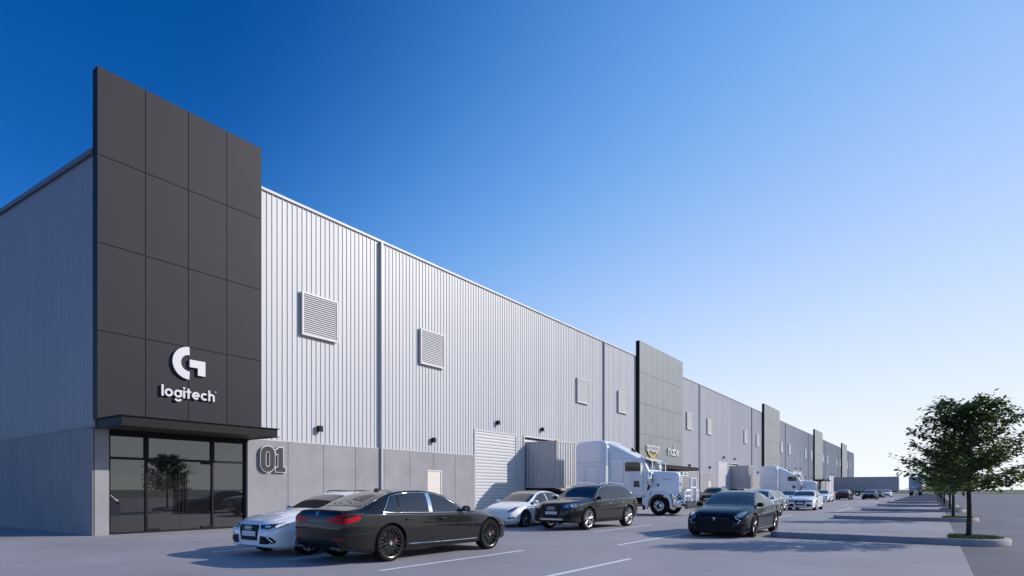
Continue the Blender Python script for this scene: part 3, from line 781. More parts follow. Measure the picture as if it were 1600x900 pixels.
    def strip(s, name, pts, yaw, m, r=.006, off=.0, closed=False, parent=None, mirror=False, step=.06, n=6):
        obs = []; d, rr, u = s.vdir(yaw)
        P = []
        k0 = len(pts) if closed else len(pts) - 1
        for i in range(k0):
            a, b = Vector(pts[i]), Vector(pts[(i + 1) % len(pts)]); k = max(1, int((b - a).length / step))
            P += [a + (b - a) * (j / k) for j in range(k)]
        if not closed: P.append(Vector(pts[-1]))
        Q = []
        for p in P:
            h, nn = s.cast(p, d); Q.append(h + nn * off)
        for sg in ((1, -1) if mirror else (1,)):
            mb = MB(); mb.tube([(q.x, q.y * sg, q.z) for q in Q], r, n, closed=closed)
            obs.append(mb.build(name, m, parent or s.root, smooth=60))
        return obs
    # ---- standard parts
    def windows(s):
        sp = s.sp; tr = sp.get('trim', M['chrome'])
        s.patch('windscreen', s.screen(*sp['ws']), 'top', M['carglass'], rnd=1, res=.12)
        if 'rw' in sp: s.patch('rear_window', s.screen(*sp['rw']), 'top', M['carglass'], rnd=1, res=.12)
        if 'roofglass' in sp: s.patch('roof_glass', s.screen(*sp['roofglass'], ins=.06), 'top', M['carglass'], rnd=1, res=.14)
        cuts = sp['cuts']; G = sp.get('pill', .035); allp = []
        for (b0, t0), (b1, t1) in zip(cuts[:-1], cuts[1:]):
            a0, a1 = (b0 + G / 2, t0 + G / 2), (b1 - G / 2, t1 - G / 2)
            bot = [(x, s.belt(x) + .022) for x in np.linspace(a0[0], a1[0], 12)]
            top = [(x, s.edge(x) - .035) for x in np.linspace(a1[1], a0[1], 12)]
            poly = [(x, max(z, s.belt(x) + .024)) for x, z in bot + top]
            cl = [poly[0]]
            for p in poly[1:]:
                if math.hypot(p[0] - cl[-1][0], p[1] - cl[-1][1]) > .02: cl.append(p)
            P3 = [(x, .8, z) for x, z in cl]
            s.patch('side_window', P3, 90, M['carglass'], mirror=True, res=.12)
            allp.append(P3)
        if tr:
            # bright line round the whole side glass
            x0b, x0t = cuts[0]; x1b, x1t = cuts[-1]
            loop = [(x, .8, s.belt(x) + .008) for x in np.linspace(x0b - .01, x1b + .01, 24)] + [(x, .8, max(s.edge(x) - .02, s.belt(x) + .02)) for x in np.linspace(x1t, x0t, 24)]
            s.strip('window_trim', loop, 90, tr, .009, .002, True, mirror=True)
            if sp.get('bpillar'):
                for i in sp['bpillar']:
                    b, t = cuts[i]; hw = sp.get('bpw', .05)
                    s.patch('pillar_trim', [(b - hw, .8, s.belt(b) + .02), (b + hw, .8, s.belt(b) + .02), (t + hw, .8, s.edge(t) - .03), (t - hw, .8, s.edge(t) - .03)], 90, tr, .009, mirror=True)
    def screen(s, xa, xb, ins=.045):
        a = [(x, s.wr(x) - ins - (.03 if i in (0, 9) else 0), s.top(x)) for i, x in enumerate(np.linspace(xa, xb, 10))]
        return a + [(x, -y, z) for x, y, z in a[::-1]]
    def seams(s):
        for (b, t) in s.sp['doors']:
            s.strip('door_gap', [(b, .9, .30), (b, .9, s.belt(b) * .72), (t, .9, s.belt(t))], 90, M['joint'], .005, -.001, mirror=True)
        for x, z in s.sp['handles']:
            for sg in (1, -1):
                h, nn = s.cast((x, .9 * sg, z), (0, -sg, 0)); mb = MB()
                mb.tube([h + Vector((-.1, sg * .0, 0)), h + Vector((-.08, sg * .028, 0)), h + Vector((.08, sg * .028, 0)), h + Vector((.1, sg * .0, 0))], .012, 8)
                mb.build('door_handle', s.sp.get('handle_mat', M['chrome']), s.root)
        s.strip('bonnet_gap', [(x, s.wr(x) + .015, s.top(x)) for x in np.linspace(s.sp['ws'][0] + .02, s.sp['nose'], 14)], 'top', M['joint'], .004, -.001, mirror=True)
    def arches(s, m, r=.014, grow=.0):
        Rw = s.sp['R'] + s.sp.get('gap', .045) + .004 + grow
        for wx in s.sp['wheels']:
            pts = [(wx + Rw * math.cos(R(a)), .95, s.sp['R'] + Rw * math.sin(R(a))) for a in np.linspace(-12, 192, 26)]
            s.strip('arch_lip', pts, 90, m, r, 0, mirror=True)
    def mirrors(s, x, z, m):
        for sg in (1, -1):
            h, nn = s.cast((x, .9 * sg, z), (0, -sg, 0)); mb = MB(); rows = []
            c = h + Vector((0.0, sg * .13, .03)); k = 14; prof = [(-.06, .55), (-.05, .8), (-.02, 1.0), (.03, .95), (.075, .7), (.10, .35), (.107, .05)]
            for dx, sc in prof:
                rows.append([(c.x + dx - .012 * math.cos(2 * math.pi * j / k) * sg * 0, c.y + sg * (.105 * sc * math.copysign(abs(math.cos(2 * math.pi * j / k)) ** .75, math.cos(2 * math.pi * j / k))), c.z + .07 * sc * math.copysign(abs(math.sin(2 * math.pi * j / k)) ** .75, math.sin(2 * math.pi * j / k))) for j in range(k)])
            mb.add([p for r_ in rows for p in r_], [(i * k + j, i * k + (j + 1) % k, (i + 1) * k + (j + 1) % k, (i + 1) * k + j) for i in range(len(rows) - 1) for j in range(k)] + [tuple(range(k)), tuple((len(rows) - 1) * k + j for j in range(k))])
            mb.tube([h - Vector((0, sg * .03, .02)), h + Vector((0, sg * .06, .0)), c], [.035, .025, .03], 8)
            mo = mb.build('mirror', m, s.root, smooth=50)
            mb = MB(); mb.box(c.x - .066, c.x - .06, c.y - .07, c.y + .07, c.z - .04, c.z + .04); mb.build('mirror_glass', M['chrome'], mo, smooth=0)
    def wheels(s, rim, spokes, caliper=None, style='y', cap=None, tw=.245):
        sp = s.sp; Rr = sp['R']; rr = Rr * sp.get('rimf', .735)
        base = None
        for wx in sp['wheels']:
            for sg in (1, -1):
                loc = (wx, sg * (sp['track'] - tw / 2), Rr)
                if base is None:
                    h = tw / 2; mb = MB()
                    mb.lathe([(rr, -h * .85), (rr + .012, -h * .97), (Rr - .05, -h), (Rr - .018, -h * .92), (Rr - .003, -h * .72), (Rr, -h * .3), (Rr, h * .3), (Rr - .003, h * .72), (Rr - .018, h * .92), (Rr - .05, h), (rr + .012, h * .97), (rr, h * .85)], 'y', (0, 0, 0), 40)
                    base = mb.build('wheel', M['tyre'], s.root, smooth=30)
                    mb = MB(); f = h * .80
                    mb.lathe([(rr + .004, f + .02), (rr - .018, f + .012), (rr - .03, f - .03), (rr - .04, -h * .8), (rr + .004, -h * .8)], 'y', (0, 0, 0), 40)
                    for i in range(spokes):
                        a = 2 * math.pi * i / spokes
                        prs = [(0, .020, .026)] if style == 'i' else [(-.075, .013, .016), (.075, .013, .016)] if style == 'v' else [(-.12, .014, .02), (.12, .014, .02)]
                        for da, wi, wo in prs:
                            a1 = a + da * (1.9 if style != 'i' else 1); a0 = a + da * .5
                            p0 = Vector((.045 * math.cos(a0), 0, .045 * math.sin(a0))); p1 = Vector(((rr - .022) * math.cos(a1), 0, (rr - .022) * math.sin(a1)))
                            t = (p1 - p0).normalized(); nn = Vector((-t.z, 0, t.x)); y0, y1 = f - .012, f + .006
                            vs = []
                            for p, ww, yy in ((p0, wi, y0), (p1, wo, y1)):
                                for q, e in ((-1, -.03), (1, -.03), (1, -.006), (.45, 0), (-.45, 0), (-1, -.006)): vs.append(p + nn * ww * q + Vector((0, yy + e, 0)))
                            mb.add(vs, [(0, 1, 7, 6), (1, 2, 8, 7), (2, 3, 9, 8), (3, 4, 10, 9), (4, 5, 11, 10), (5, 0, 6, 11), (0, 5, 4, 3, 2, 1), (6, 7, 8, 9, 10, 11)])
                    mb.lathe([(.001, f - .03), (.072, f - .03), (.066, f - .004), (.04, f + .002), (.001, f + .002)], 'y', (0, 0, 0), 20)
                    mb.build('rim', rim, base, smooth=35)
                    mb = MB(); mb.disc(.034, 'y', (0, 0, 0), f + .003, f + .008, 16); mb.build('hub_cap', cap or M['rim_silver'], base)
                    mb = MB(); mb.lathe([(.06, f - .105), (rr * .78, f - .105), (rr * .78, f - .085), (.06, f - .085)], 'y', (0, 0, 0), 32); mb.build('brake_disc', M['disc'], base)
                    if caliper:
                        mb = MB(); k = 8
                        ring = [(rr * .84 * math.cos(R(q)), rr * .84 * math.sin(R(q))) for q in np.linspace(120, 185, k)] + [(rr * .5 * math.cos(R(q)), rr * .5 * math.sin(R(q))) for q in np.linspace(185, 120, k)]
                        mb.prism(ring, 'y', f - .083, f - .045, bev=.006); mb.build('brake_caliper', caliper, base)
                    mb = MB(); mb.lathe([(.001, -h * .6), (rr - .045, -h * .6), (rr - .045, -h * .5), (.001, -h * .5)], 'y', (0, 0, 0), 32); mb.build('backing_plate', M['well'], base)
                    o = base
                else: o = copy_tree(base, s.root)
                o.location = loc; o.rotation_euler = (0, random.Random(int(wx * 100) + sg).uniform(0, 1) if not caliper else 0, 0) if sg > 0 else (0, 0, math.pi)
    def plate(s, x, z, yaw, wd=.52):
        d, r, u = s.vdir(yaw); h, nn = s.cast((x, 0, z), d); sg = -d.x; mb = MB()
        x0 = h.x + sg * .004; mb.box(x0, x0 + sg * .012, -wd / 2, wd / 2, z - .055, z + .055, bev=.004)
        o = mb.build('number_plate', M['plate'], s.root)
        return o
    def rings(s, x, z, yaw, r=.045, m=None):
        d, rr, u = s.vdir(yaw); mb = MB()
        h, nn = s.cast((x, 0, z), d)
        for i in range(4):
            y = (i - 1.5) * r * 1.45
            mb.tube([(h.x - d.x * .03 - abs(i - 1.5) * .002, y + r * math.cos(q), z + r * math.sin(q)) for q in np.linspace(0, 2 * math.pi, 18)[:-1]], .007, 6, closed=True)
        return mb.build('emblem', m or M['chrome'], s.root)
    def under(s):
        pass

def mirror_pts(p): return [(x, -y, z) for x, y, z in p]

# ---------------------------------------------------------------- black saloon (seen from behind)
def saloon(pt=None):
    sp = dict(top=[(2.6, .58), (2.575, .68), (2.5, .76), (2.2, .87), (1.6, .985), (1.02, 1.045), (.62, 1.22), (.3, 1.37), (0, 1.445), (-.45, 1.48), (-.95, 1.462), (-1.35, 1.385), (-1.75, 1.24), (-2.02, 1.13), (-2.2, 1.10), (-2.45, 1.085), (-2.54, 1.05), (-2.585, .97), (-2.6, .86)],
              belt=[(2.6, .55), (2.45, .68), (1.6, .86), (1.0, .93), (0, .955), (-1.2, .985), (-2.0, 1.0), (-2.45, .99), (-2.56, .93), (-2.6, .80)],
              w=[(2.6, .50), (2.56, .68), (2.45, .81), (2.2, .90), (1.7, .945), (0, .95), (-1.5, .95), (-2.15, .93), (-2.45, .87), (-2.56, .80), (-2.6, .70)],
              wr=[(2.6, .30), (2.4, .58), (1.6, .72), (1.02, .78), (.62, .735), (.2, .66), (-.3, .62), (-1.0, .61), (-1.7, .68), (-2.1, .74), (-2.45, .72), (-2.6, .58)],
              zb=[(2.6, .34), (2.5, .24), (1.6, .2), (-1.7, .2), (-2.3, .26), (-2.55, .31), (-2.6, .40)],
              wheels=(1.72, -1.48), R=.375, track=.935, ws=(.98, .26), rw=(-1.98, -1.22), crease=.62,
              cuts=[(-1.62, -1.30), (-1.20, -1.10), (-.28, -.22), (.92, .30)], bpillar=[2], bpw=.055, pill=.06, rimf=.78,
              doors=[(1.02, 1.02), (-.25, -.25), (-1.08, -1.2)], handles=[(.03, .83), (-1.0, .85)], handle_mat=M['plastic'], nose=2.35, trim=M['chrome'])
    c = Car(sp, 'parked_car'); c.body(pt or P['black']); c.windows(); c.seams(); c.arches(pt or P['black'], .011); c.mirrors(.78, 1.0, pt or P['black'])
    c.wheels(M['rim_black'], 10, M['caliper'], 'v', M['rim_silver'])
    for sg in (1, -1):
        f = (lambda p: p) if sg > 0 else mirror_pts
        c.patch('tail_light', f([(-2.42, .86, 1.0), (-2.25, .93, .95), (-2.3, .93, .86), (-2.55, .8, .80), (-2.6, .34, .82), (-2.6, .30, .90), (-2.56, .6, .96)]), 180 - 38 * sg, M['redlamp'], .008, rnd=1)
        c.patch('headlight', f([(2.42, .86, .74), (2.2, .92, .80), (2.3, .9, .69), (2.5, .72, .64), (2.6, .42, .62), (2.58, .42, .71)]), 35 * sg, M['lamp'], .006, rnd=1)
        c.patch('reflector', f([(-2.5, .84, .50), (-2.5, .84, .53), (-2.6, .55, .53), (-2.6, .55, .50)]), 180 - 30 * sg, M['redlamp'], .006)
        mb = MB(); mb.box(-2.63, -2.5, sg * .44, sg * .70, .30, .365, bev=.02); mb.build('exhaust_pipe', M['rim_dark'], c.root)
        c.patch('kidney_grille', f([(2.6, .06, .60), (2.6, .06, .44), (2.6, .40, .44), (2.6, .40, .60)]), 0, M['plastic'], .008, rnd=1)
    c.patch('rear_valance', [(-2.6, .62, .40), (-2.6, .62, .30), (-2.6, -.62, .30), (-2.6, -.62, .40)], 180, M['plastic'], .008)
    c.patch('front_intake', [(2.6, .6, .40), (2.6, .6, .31), (2.6, -.6, .31), (2.6, -.6, .40)], 0, M['plastic'], .006)
    c.strip('boot_gap', [(-2.2, .66, 1.1), (-2.5, .70, 1.0), (-2.6, .52, .75), (-2.6, 0, .73), (-2.6, -.52, .75), (-2.5, -.70, 1.0), (-2.2, -.66, 1.1)], 180, M['joint'], .005, -.001)
    c.strip('boot_trim', [(-2.6, .5, .815), (-2.6, 0, .825), (-2.6, -.5, .815)], 180, M['chrome'], .009)
    c.strip('sill_trim', [(-1.0, .95, .335), (0, .95, .32), (1.2, .95, .315)], 90, M['chrome'], .009, mirror=True)
    c.strip('bumper_gap', [(-1.95, .95, .62), (-2.3, .9, .60), (-2.55, .8, .60)], 130, M['joint'], .005, mirror=True)
    h, nn = c.cast((-2.6, 0, .99), (1, 0, 0)); mb = MB(); mb.disc(.048, 'x', (h.x, 0, .985), -.014, .02, 24); mb.build('emblem', M['blue'], c.root)
    mb = MB(); mb.prism([(-.95, c.top(-.95) - .01), (-1.16, c.top(-1.16) - .01), (-1.13, c.top(-1.1) + .05), (-1.08, c.top(-1.05) + .055)], 'y', -.02, .02, bev=.006); mb.build('roof_antenna', P['black'], c.root)
    return c
# ---------------------------------------------------------------- white estate
def estate(pt=None):
    pt = pt or P['white']
    sp = dict(top=[(2.36, .60), (2.34, .70), (2.26, .78), (2.0, .87), (1.5, .96), (.92, 1.02), (.55, 1.2), (.2, 1.345), (-.1, 1.41), (-.6, 1.43), (-1.4, 1.405), (-1.8, 1.36), (-2.02, 1.25), (-2.22, 1.06), (-2.34, .98), (-2.37, .88)],
              belt=[(2.36, .57), (2.2, .70), (1.5, .84), (.9, .91), (0, .93), (-1.4, .965), (-2.1, .97), (-2.3, .92), (-2.37, .82)],
              w=[(2.36, .58), (2.32, .72), (2.2, .82), (1.9, .90), (1.5, .925), (0, .91), (-1.4, .925), (-2.0, .89), (-2.28, .82), (-2.37, .70)],
              wr=[(2.36, .40), (2.1, .62), (1.5, .70), (.92, .755), (.55, .70), (.1, .61), (-.5, .58), (-1.4, .565), (-1.9, .58), (-2.25, .66), (-2.37, .6)],
              zb=[(2.36, .26), (2.2, .19), (1.5, .17), (-1.5, .18), (-2.1, .26), (-2.37, .38)],
              wheels=(1.43, -1.38), R=.345, track=.92, ws=(.88, .18), rw=(-2.17, -1.88), crease=.62,
              cuts=[(-1.95, -1.75), (-1.12, -1.06), (-.24, -.2), (.80, .22)], pill=.05, bpillar=None,
              doors=[(.92, .92), (-.22, -.22), (-1.02, -1.14)], handles=[(.02, .82), (-.92, .84)], handle_mat=pt, nose=2.15, trim=M['plastic'])
    c = Car(sp, 'parked_car'); c.body(pt); c.windows(); c.seams(); c.arches(pt, .016, .006); c.mirrors(.68, .97, M['chrome'])
    c.wheels(M['rim_silver'], 7, None, 'v')
    g = c.patch('grille', [(2.36, .33, .70), (2.36, .375, .66), (2.36, .30, .36), (2.36, -.30, .36), (2.36, -.375, .66), (2.36, -.33, .70)], 0, M['plastic'], .008)[0]
    for i in range(4):
        z = .42 + .075 * i; c.strip('grille_bar', [(2.36, .30, z), (2.36, -.30, z)], 0, M['rim_dark'], .005, .012, parent=g)
    c.rings(2.36, .635, 0)
    c.plate(2.365, .505, 0)
    for sg in (1, -1):
        f = (lambda p: p) if sg > 0 else mirror_pts
        hl = c.patch('headlight', f([(2.34, .42, .70), (2.36, .44, .60), (2.28, .64, .585), (2.2, .80, .62), (1.96, .88, .72), (2.05, .84, .745), (2.22, .70, .72)]), 38 * sg, M['lampdark'], .008)[0]
        c.strip('running_light', f([(2.34, .45, .61), (2.28, .63, .60), (2.2, .78, .635), (2.05, .87, .70)]), 38 * sg, M['lampwhite'], .012, .010, parent=hl)
        c.patch('headlight_lens', f([(2.3, .54, .69), (2.3, .54, .64), (2.25, .66, .64), (2.25, .66, .69)]), 30 * sg, M['lampwhite'], .013, rnd=1, parent=hl)
        c.patch('side_intake', f([(2.34, .42, .47), (2.36, .40, .29), (2.25, .74, .30), (2.2, .80, .34), (2.25, .72, .44)]), 25 * sg, M['plastic'], .008)
        c.strip('intake_blade', f([(2.34, .64, .46), (2.28, .76, .33)]), 25 * sg, M['chrome'], .016, .006)
        c.patch('tail_light', f([(-2.3, .80, .93), (-2.1, .87, .90), (-2.15, .87, .78), (-2.37, .6, .78), (-2.37, .5, .88)]), 180 - 38 * sg, M['redlamp'], .008, rnd=1)
        mb = MB(); mb.tube([(-1.75, sg * .50, c.top(-1.75) + .012), (-1.7, sg * .50, c.top(-1.7) + .04), (-.2, sg * .53, c.top(-.2) + .03), (-.12, sg * .53, c.top(-.12) - .0)], .014, 8); mb.build('roof_rail', M['plastic'], c.root)
    c.strip('front_splitter', [(2.25, .70, .245), (2.36, .40, .26), (2.36, -.40, .26), (2.25, -.70, .245)], 0, M['lampwhite'], .014, .008)
    c.patch('rear_valance', [(-2.37, .6, .42), (-2.37, .6, .32), (-2.37, -.6, .32), (-2.37, -.6, .42)], 180, M['plastic'], .008)
    c.plate(-2.37, .62, 180)
    return c
# ---------------------------------------------------------------- white fastback with glass roof
def fastback(pt=None):
    pt = pt or P['white']
    sp = dict(top=[(2.35, .50), (2.33, .60), (2.24, .70), (2.0, .80), (1.6, .90), (1.12, .97), (.75, 1.13), (.35, 1.31), (0, 1.41), (-.4, 1.44), (-.9, 1.41), (-1.4, 1.30), (-1.85, 1.15), (-2.15, 1.07), (-2.3, 1.04), (-2.35, .92)],
              belt=[(2.35, .48), (2.2, .60), (1.6, .78), (1.1, .86), (0, .91), (-1.3, .96), (-2.0, .98), (-2.25, .96), (-2.35, .85)],
              w=[(2.35, .52), (2.32, .66), (2.2, .78), (1.9, .88), (1.5, .92), (0, .925), (-1.4, .925), (-2.0, .88), (-2.27, .80), (-2.35, .68)],
              wr=[(2.35, .36), (2.1, .60), (1.6, .70), (1.12, .76), (.75, .72), (.3, .64), (-.2, .59), (-.9, .56), (-1.5, .60), (-2.0, .68), (-2.35, .58)],
              zb=[(2.35, .26), (2.2, .18), (1.5, .16), (-1.5, .17), (-2.1, .24), (-2.35, .36)],
              wheels=(1.46, -1.41), R=.34, track=.92, ws=(1.06, .30), rw=(-1.85, -.75), roofglass=(.22, -.68), crease=.64,
              cuts=[(-1.55, -1.15), (-.30, -.28), (1.0, .33)], pill=.05, bpillar=None,
              doors=[(1.05, 1.05), (-.28, -.28), (-1.0, -1.15)], handles=[(-.1, .80), (-1.05, .83)], handle_mat=pt, nose=2.1, trim=M['plastic'])
    c = Car(sp, 'parked_car'); c.body(pt); c.windows(); c.seams(); c.arches(pt, .010); c.mirrors(.80, .95, pt)
    c.wheels(M['rim_dark'], 9, None, 'v')
    for sg in (1, -1):
        f = (lambda p: p) if sg > 0 else mirror_pts
        hl = c.patch('headlight', f([(2.28, .58, .60), (2.2, .74, .60), (1.95, .86, .74), (1.78, .87, .79), (2.0, .78, .77), (2.2, .66, .69)]), 40 * sg, M['lampdark'], .006)[0]
        c.strip('running_light', f([(2.24, .66, .61), (2.1, .80, .67), (1.9, .87, .75)]), 40 * sg, M['lampwhite'], .008, .008, parent=hl)
        c.patch('fog_slot', f([(2.3, .66, .40), (2.32, .60, .34), (2.15, .82, .36), (2.12, .83, .42)]), 35 * sg, M['plastic'], .006)
        c.patch('tail_light', f([(-2.28, .80, .95), (-2.1, .86, .94), (-2.2, .84, .84), (-2.35, .5, .82), (-2.35, .45, .90)]), 180 - 38 * sg, M['redlamp'], .008, rnd=1)
    c.patch('lower_grille', [(2.35, .46, .33), (2.35, .50, .26), (2.35, -.50, .26), (2.35, -.46, .33)], 0, M['plastic'], .008, rnd=1)
    h, nn = c.cast((2.3, 0, .66), (-.7, 0, -.7)); mb = MB()
    mb.box(h.x - .0, h.x + .02, -.035, .035, h.z + .012, h.z + .026); mb.box(h.x, h.x + .022, -.009, .009, h.z - .045, h.z + .012); mb.build('emblem', M['chrome'], c.root, smooth=0)
    c.patch('rear_valance', [(-2.35, .6, .38), (-2.35, .6, .29), (-2.35, -.6, .29), (-2.35, -.6, .38)], 180, M['plastic'], .008)
    return c
# ---------------------------------------------------------------- large estate SUV
def suv(pt=None):
    pt = pt or P['olive']
    sp = dict(top=[(2.54, .78), (2.52, .90), (2.42, .98), (2.1, 1.06), (1.6, 1.12), (1.12, 1.17), (.8, 1.34), (.42, 1.56), (.1, 1.66), (-.4, 1.70), (-1.2, 1.685), (-1.8, 1.63), (-2.1, 1.53), (-2.35, 1.28), (-2.48, 1.08), (-2.53, .95)],
              belt=[(2.54, .74), (2.4, .88), (1.6, 1.0), (1.1, 1.05), (0, 1.08), (-1.4, 1.12), (-2.2, 1.14), (-2.42, 1.02), (-2.53, .9)],
              w=[(2.54, .62), (2.5, .78), (2.35, .88), (2.0, .96), (1.5, .985), (0, .975), (-1.4, .985), (-2.1, .95), (-2.42, .87), (-2.53, .74)],
              wr=[(2.54, .45), (2.3, .66), (1.6, .78), (1.12, .82), (.8, .77), (.35, .68), (-.3, .645), (-1.2, .63), (-1.9, .64), (-2.3, .70), (-2.53, .64)],
              zb=[(2.54, .36), (2.35, .27), (1.6, .24), (-1.6, .25), (-2.2, .34), (-2.53, .46)],
              wheels=(1.52, -1.48), R=.41, track=.975, ws=(1.08, .40), rw=(-2.42, -2.12), crease=.60, rimf=.72,
              cuts=[(-2.12, -1.92), (-1.22, -1.14), (-.22, -.18), (1.0, .44)], pill=.045, bpillar=None, gap=.05,
              doors=[(1.05, 1.05), (-.2, -.2), (-1.1, -1.25)], handles=[(0, .95), (-1.0, .97)], handle_mat=M['chrome'], nose=2.3, trim=M['chrome'])
    c = Car(sp, 'parked_car'); c.body(pt); c.windows(); c.seams(); c.arches(pt, .024, .012); c.mirrors(.86, 1.12, M['plastic'])
    c.wheels(M['rim_silver'], 5, None, 'y', tw=.27)
    g = c.patch('grille', [(2.54, .40, .90), (2.54, .46, .84), (2.54, .36, .46), (2.54, -.36, .46), (2.54, -.46, .84), (2.54, -.40, .90)], 0, M['plastic'], .010)[0]
    c.strip('grille_frame', [(2.54, .40, .905), (2.54, .465, .84), (2.54, .365, .455), (2.54, -.365, .455), (2.54, -.465, .84), (2.54, -.40, .905)], 0, M['rim_dark'], .016, .006, True, parent=g)
    for i in range(9):
        y = -.32 + .08 * i; c.strip('grille_bar', [(2.54, y, .50), (2.54, y, .87)], 0, M['rim_dark'], .006, .012, parent=g)
    c.rings(2.54, .80, 0, .055); c.plate(2.55, .63, 0)
    for sg in (1, -1):
        f = (lambda p: p) if sg > 0 else mirror_pts
        hl = c.patch('headlight', f([(2.52, .50, .93), (2.54, .50, .80), (2.45, .72, .79), (2.3, .88, .83), (2.08, .95, .93), (2.2, .90, .96), (2.4, .72, .955)]), 38 * sg, M['lamp'], .008)[0]
        for (x, y, z) in ((2.44, .62, .87), (2.36, .78, .88)): c.patch('headlight_lens', f([(x, y - .06, z - .035), (x, y + .06, z - .035), (x, y + .06, z + .035), (x, y - .06, z + .035)]), 36 * sg, M['lampwhite'], .014, rnd=2, parent=hl)
        c.patch('fog_light', f([(2.5, .52, .56), (2.5, .52, .44), (2.4, .80, .44), (2.4, .80, .54)]), 28 * sg, M['plastic'], .008, rnd=1)
        c.patch('tail_light', f([(-2.40, .84, 1.10), (-2.2, .93, 1.06), (-2.25, .92, .94), (-2.53, .55, .92), (-2.5, .5, 1.04)]), 180 - 38 * sg, M['redlamp'], .008, rnd=1)
        mb = MB(); mb.tube([(-1.95, sg * .56, c.top(-1.95) - .01), (-1.88, sg * .57, c.top(-1.88) + .055), (-.6, sg * .60, c.top(-.6) + .055), (.08, sg * .61, c.top(.08) + .045), (.2, sg * .61, c.top(.2) - .02)], .022, 8); mb.build('roof_rail', M['chrome'], c.root)
    c.patch('lower_guard', [(2.5, .5, .43), (2.54, .46, .37), (2.54, -.46, .37), (2.5, -.5, .43)], 0, M['rim_silver'], .01)
    c.patch('side_sill', [(1.0, .97, .40), (1.0, .97, .30), (-.95, .97, .30), (-.95, .97, .40)], 90, M['plastic'], .008, mirror=True)
    c.patch('rear_valance', [(-2.53, .6, .55), (-2.53, .6, .44), (-2.53, -.6, .44), (-2.53, -.6, .55)], 180, M['plastic'], .008)
    c.plate(-2.53, .80, 180)
    return c
# ---------------------------------------------------------------- black sports saloon (facing)
def sports(pt=None):
    pt = pt or P['blackblue']
    sp = dict(top=[(2.48, .52), (2.46, .64), (2.36, .74), (2.1, .84), (1.6, .93), (1.15, .985), (.75, 1.15), (.35, 1.32), (0, 1.41), (-.4, 1.44), (-.95, 1.40), (-1.5, 1.27), (-1.95, 1.12), (-2.25, 1.06), (-2.4, 1.02), (-2.48, .90)],
              belt=[(2.48, .49), (2.3, .62), (1.6, .81), (1.1, .87), (0, .91), (-1.3, .96), (-2.0, .985), (-2.35, .95), (-2.48, .82)],
              w=[(2.48, .60), (2.44, .76), (2.3, .87), (2.0, .95), (1.5, .985), (.3, .965), (-.5, .97), (-1.45, 1.0), (-2.0, .96), (-2.38, .86), (-2.48, .74)],
              wr=[(2.48, .40), (2.2, .64), (1.6, .75), (1.15, .80), (.75, .75), (.3, .665), (-.2, .62), (-.95, .59), (-1.5, .62), (-2.0, .70), (-2.48, .6)],
              zb=[(2.48, .20), (2.3, .13), (1.5, .13), (-1.5, .14), (-2.1, .22), (-2.48, .34)],
              wheels=(1.52, -1.44), R=.355, track=.985, ws=(1.08, .30), rw=(-1.9, -.95), roofglass=(.2, -.85), crease=.64, rimf=.80,
              cuts=[(-1.62, -1.2), (-.30, -.28), (1.02, .34)], pill=.045, bpillar=None,
              doors=[(1.08, 1.08), (-.28, -.28), (-1.05, -1.2)], handles=[(-.1, .80), (-1.05, .83)], handle_mat=M['chrome'], nose=2.2, trim=M['chrome'])
    c = Car(sp, 'parked_car'); c.body(pt); c.windows(); c.seams(); c.arches(pt, .014, .004); c.mirrors(.82, .96, M['plastic'])
    c.wheels(M['rim_black'], 10, None, 'v', M['rim_dark'])
    c.patch('grille', [(2.48, .40, .60), (2.48, .58, .52), (2.48, .52, .24), (2.48, -.52, .24), (2.48, -.58, .52), (2.48, -.40, .60)], 0, M['well'], .007)
    c.strip('grille_trim', [(2.48, .44, .585), (2.48, 0, .61), (2.48, -.44, .585)], 0, M['rim_dark'], .010, .008)
    mb = MB(); h, nn = c.cast((2.48, 0, .60), (-1, 0, 0)); mb.box(h.x, h.x + .024, -.05, .05, .60, .62); mb.box(h.x, h.x + .026, -.013, .013, .53, .60); mb.build('emblem', M['chrome'], c.root, smooth=0)
    for sg in (1, -1):
        f = (lambda p: p) if sg > 0 else mirror_pts
        c.patch('headlight', f([(2.40, .60, .64), (2.35, .74, .615), (2.15, .90, .72), (1.92, .94, .80), (2.1, .85, .79), (2.3, .70, .73)]), 40 * sg, M['lamp'], .006)
        c.strip('running_light', f([(2.44, .62, .64), (2.47, .66, .585), (2.44, .76, .53), (2.46, .68, .44)][::1]), 20 * sg, M['lampwhite'], .010, .008)
        c.patch('side_vent', f([(2.34, .80, .40), (2.36, .78, .20), (2.24, .88, .20), (2.26, .88, .36)]), 35 * sg, M['plastic'], .008)
        c.strip('vent_fin', f([(2.38, .78, .36), (2.38, .77, .18)]), 30 * sg, M['rim_dark'], .012, .008)
        c.patch('tail_light', f([(-2.38, .85, .96), (-2.2, .92, .95), (-2.3, .90, .85), (-2.48, .5, .84), (-2.46, .45, .92)]), 180 - 38 * sg, M['redlamp'], .008, rnd=1)
    c.strip('sill_trim', [(1.0, .96, .24), (-1.0, .96, .25)], 90, M['chrome'], .007, mirror=True)
    c.strip('front_splitter', [(2.3, .84, .15), (2.46, .60, .16), (2.48, 0, .17), (2.46, -.60, .16), (2.3, -.84, .15)], 0, M['plastic'], .022, .01)
    c.patch('rear_valance', [(-2.48, .6, .40), (-2.48, .6, .28), (-2.48, -.6, .28), (-2.48, -.6, .40)], 180, M['plastic'], .008)
    return c

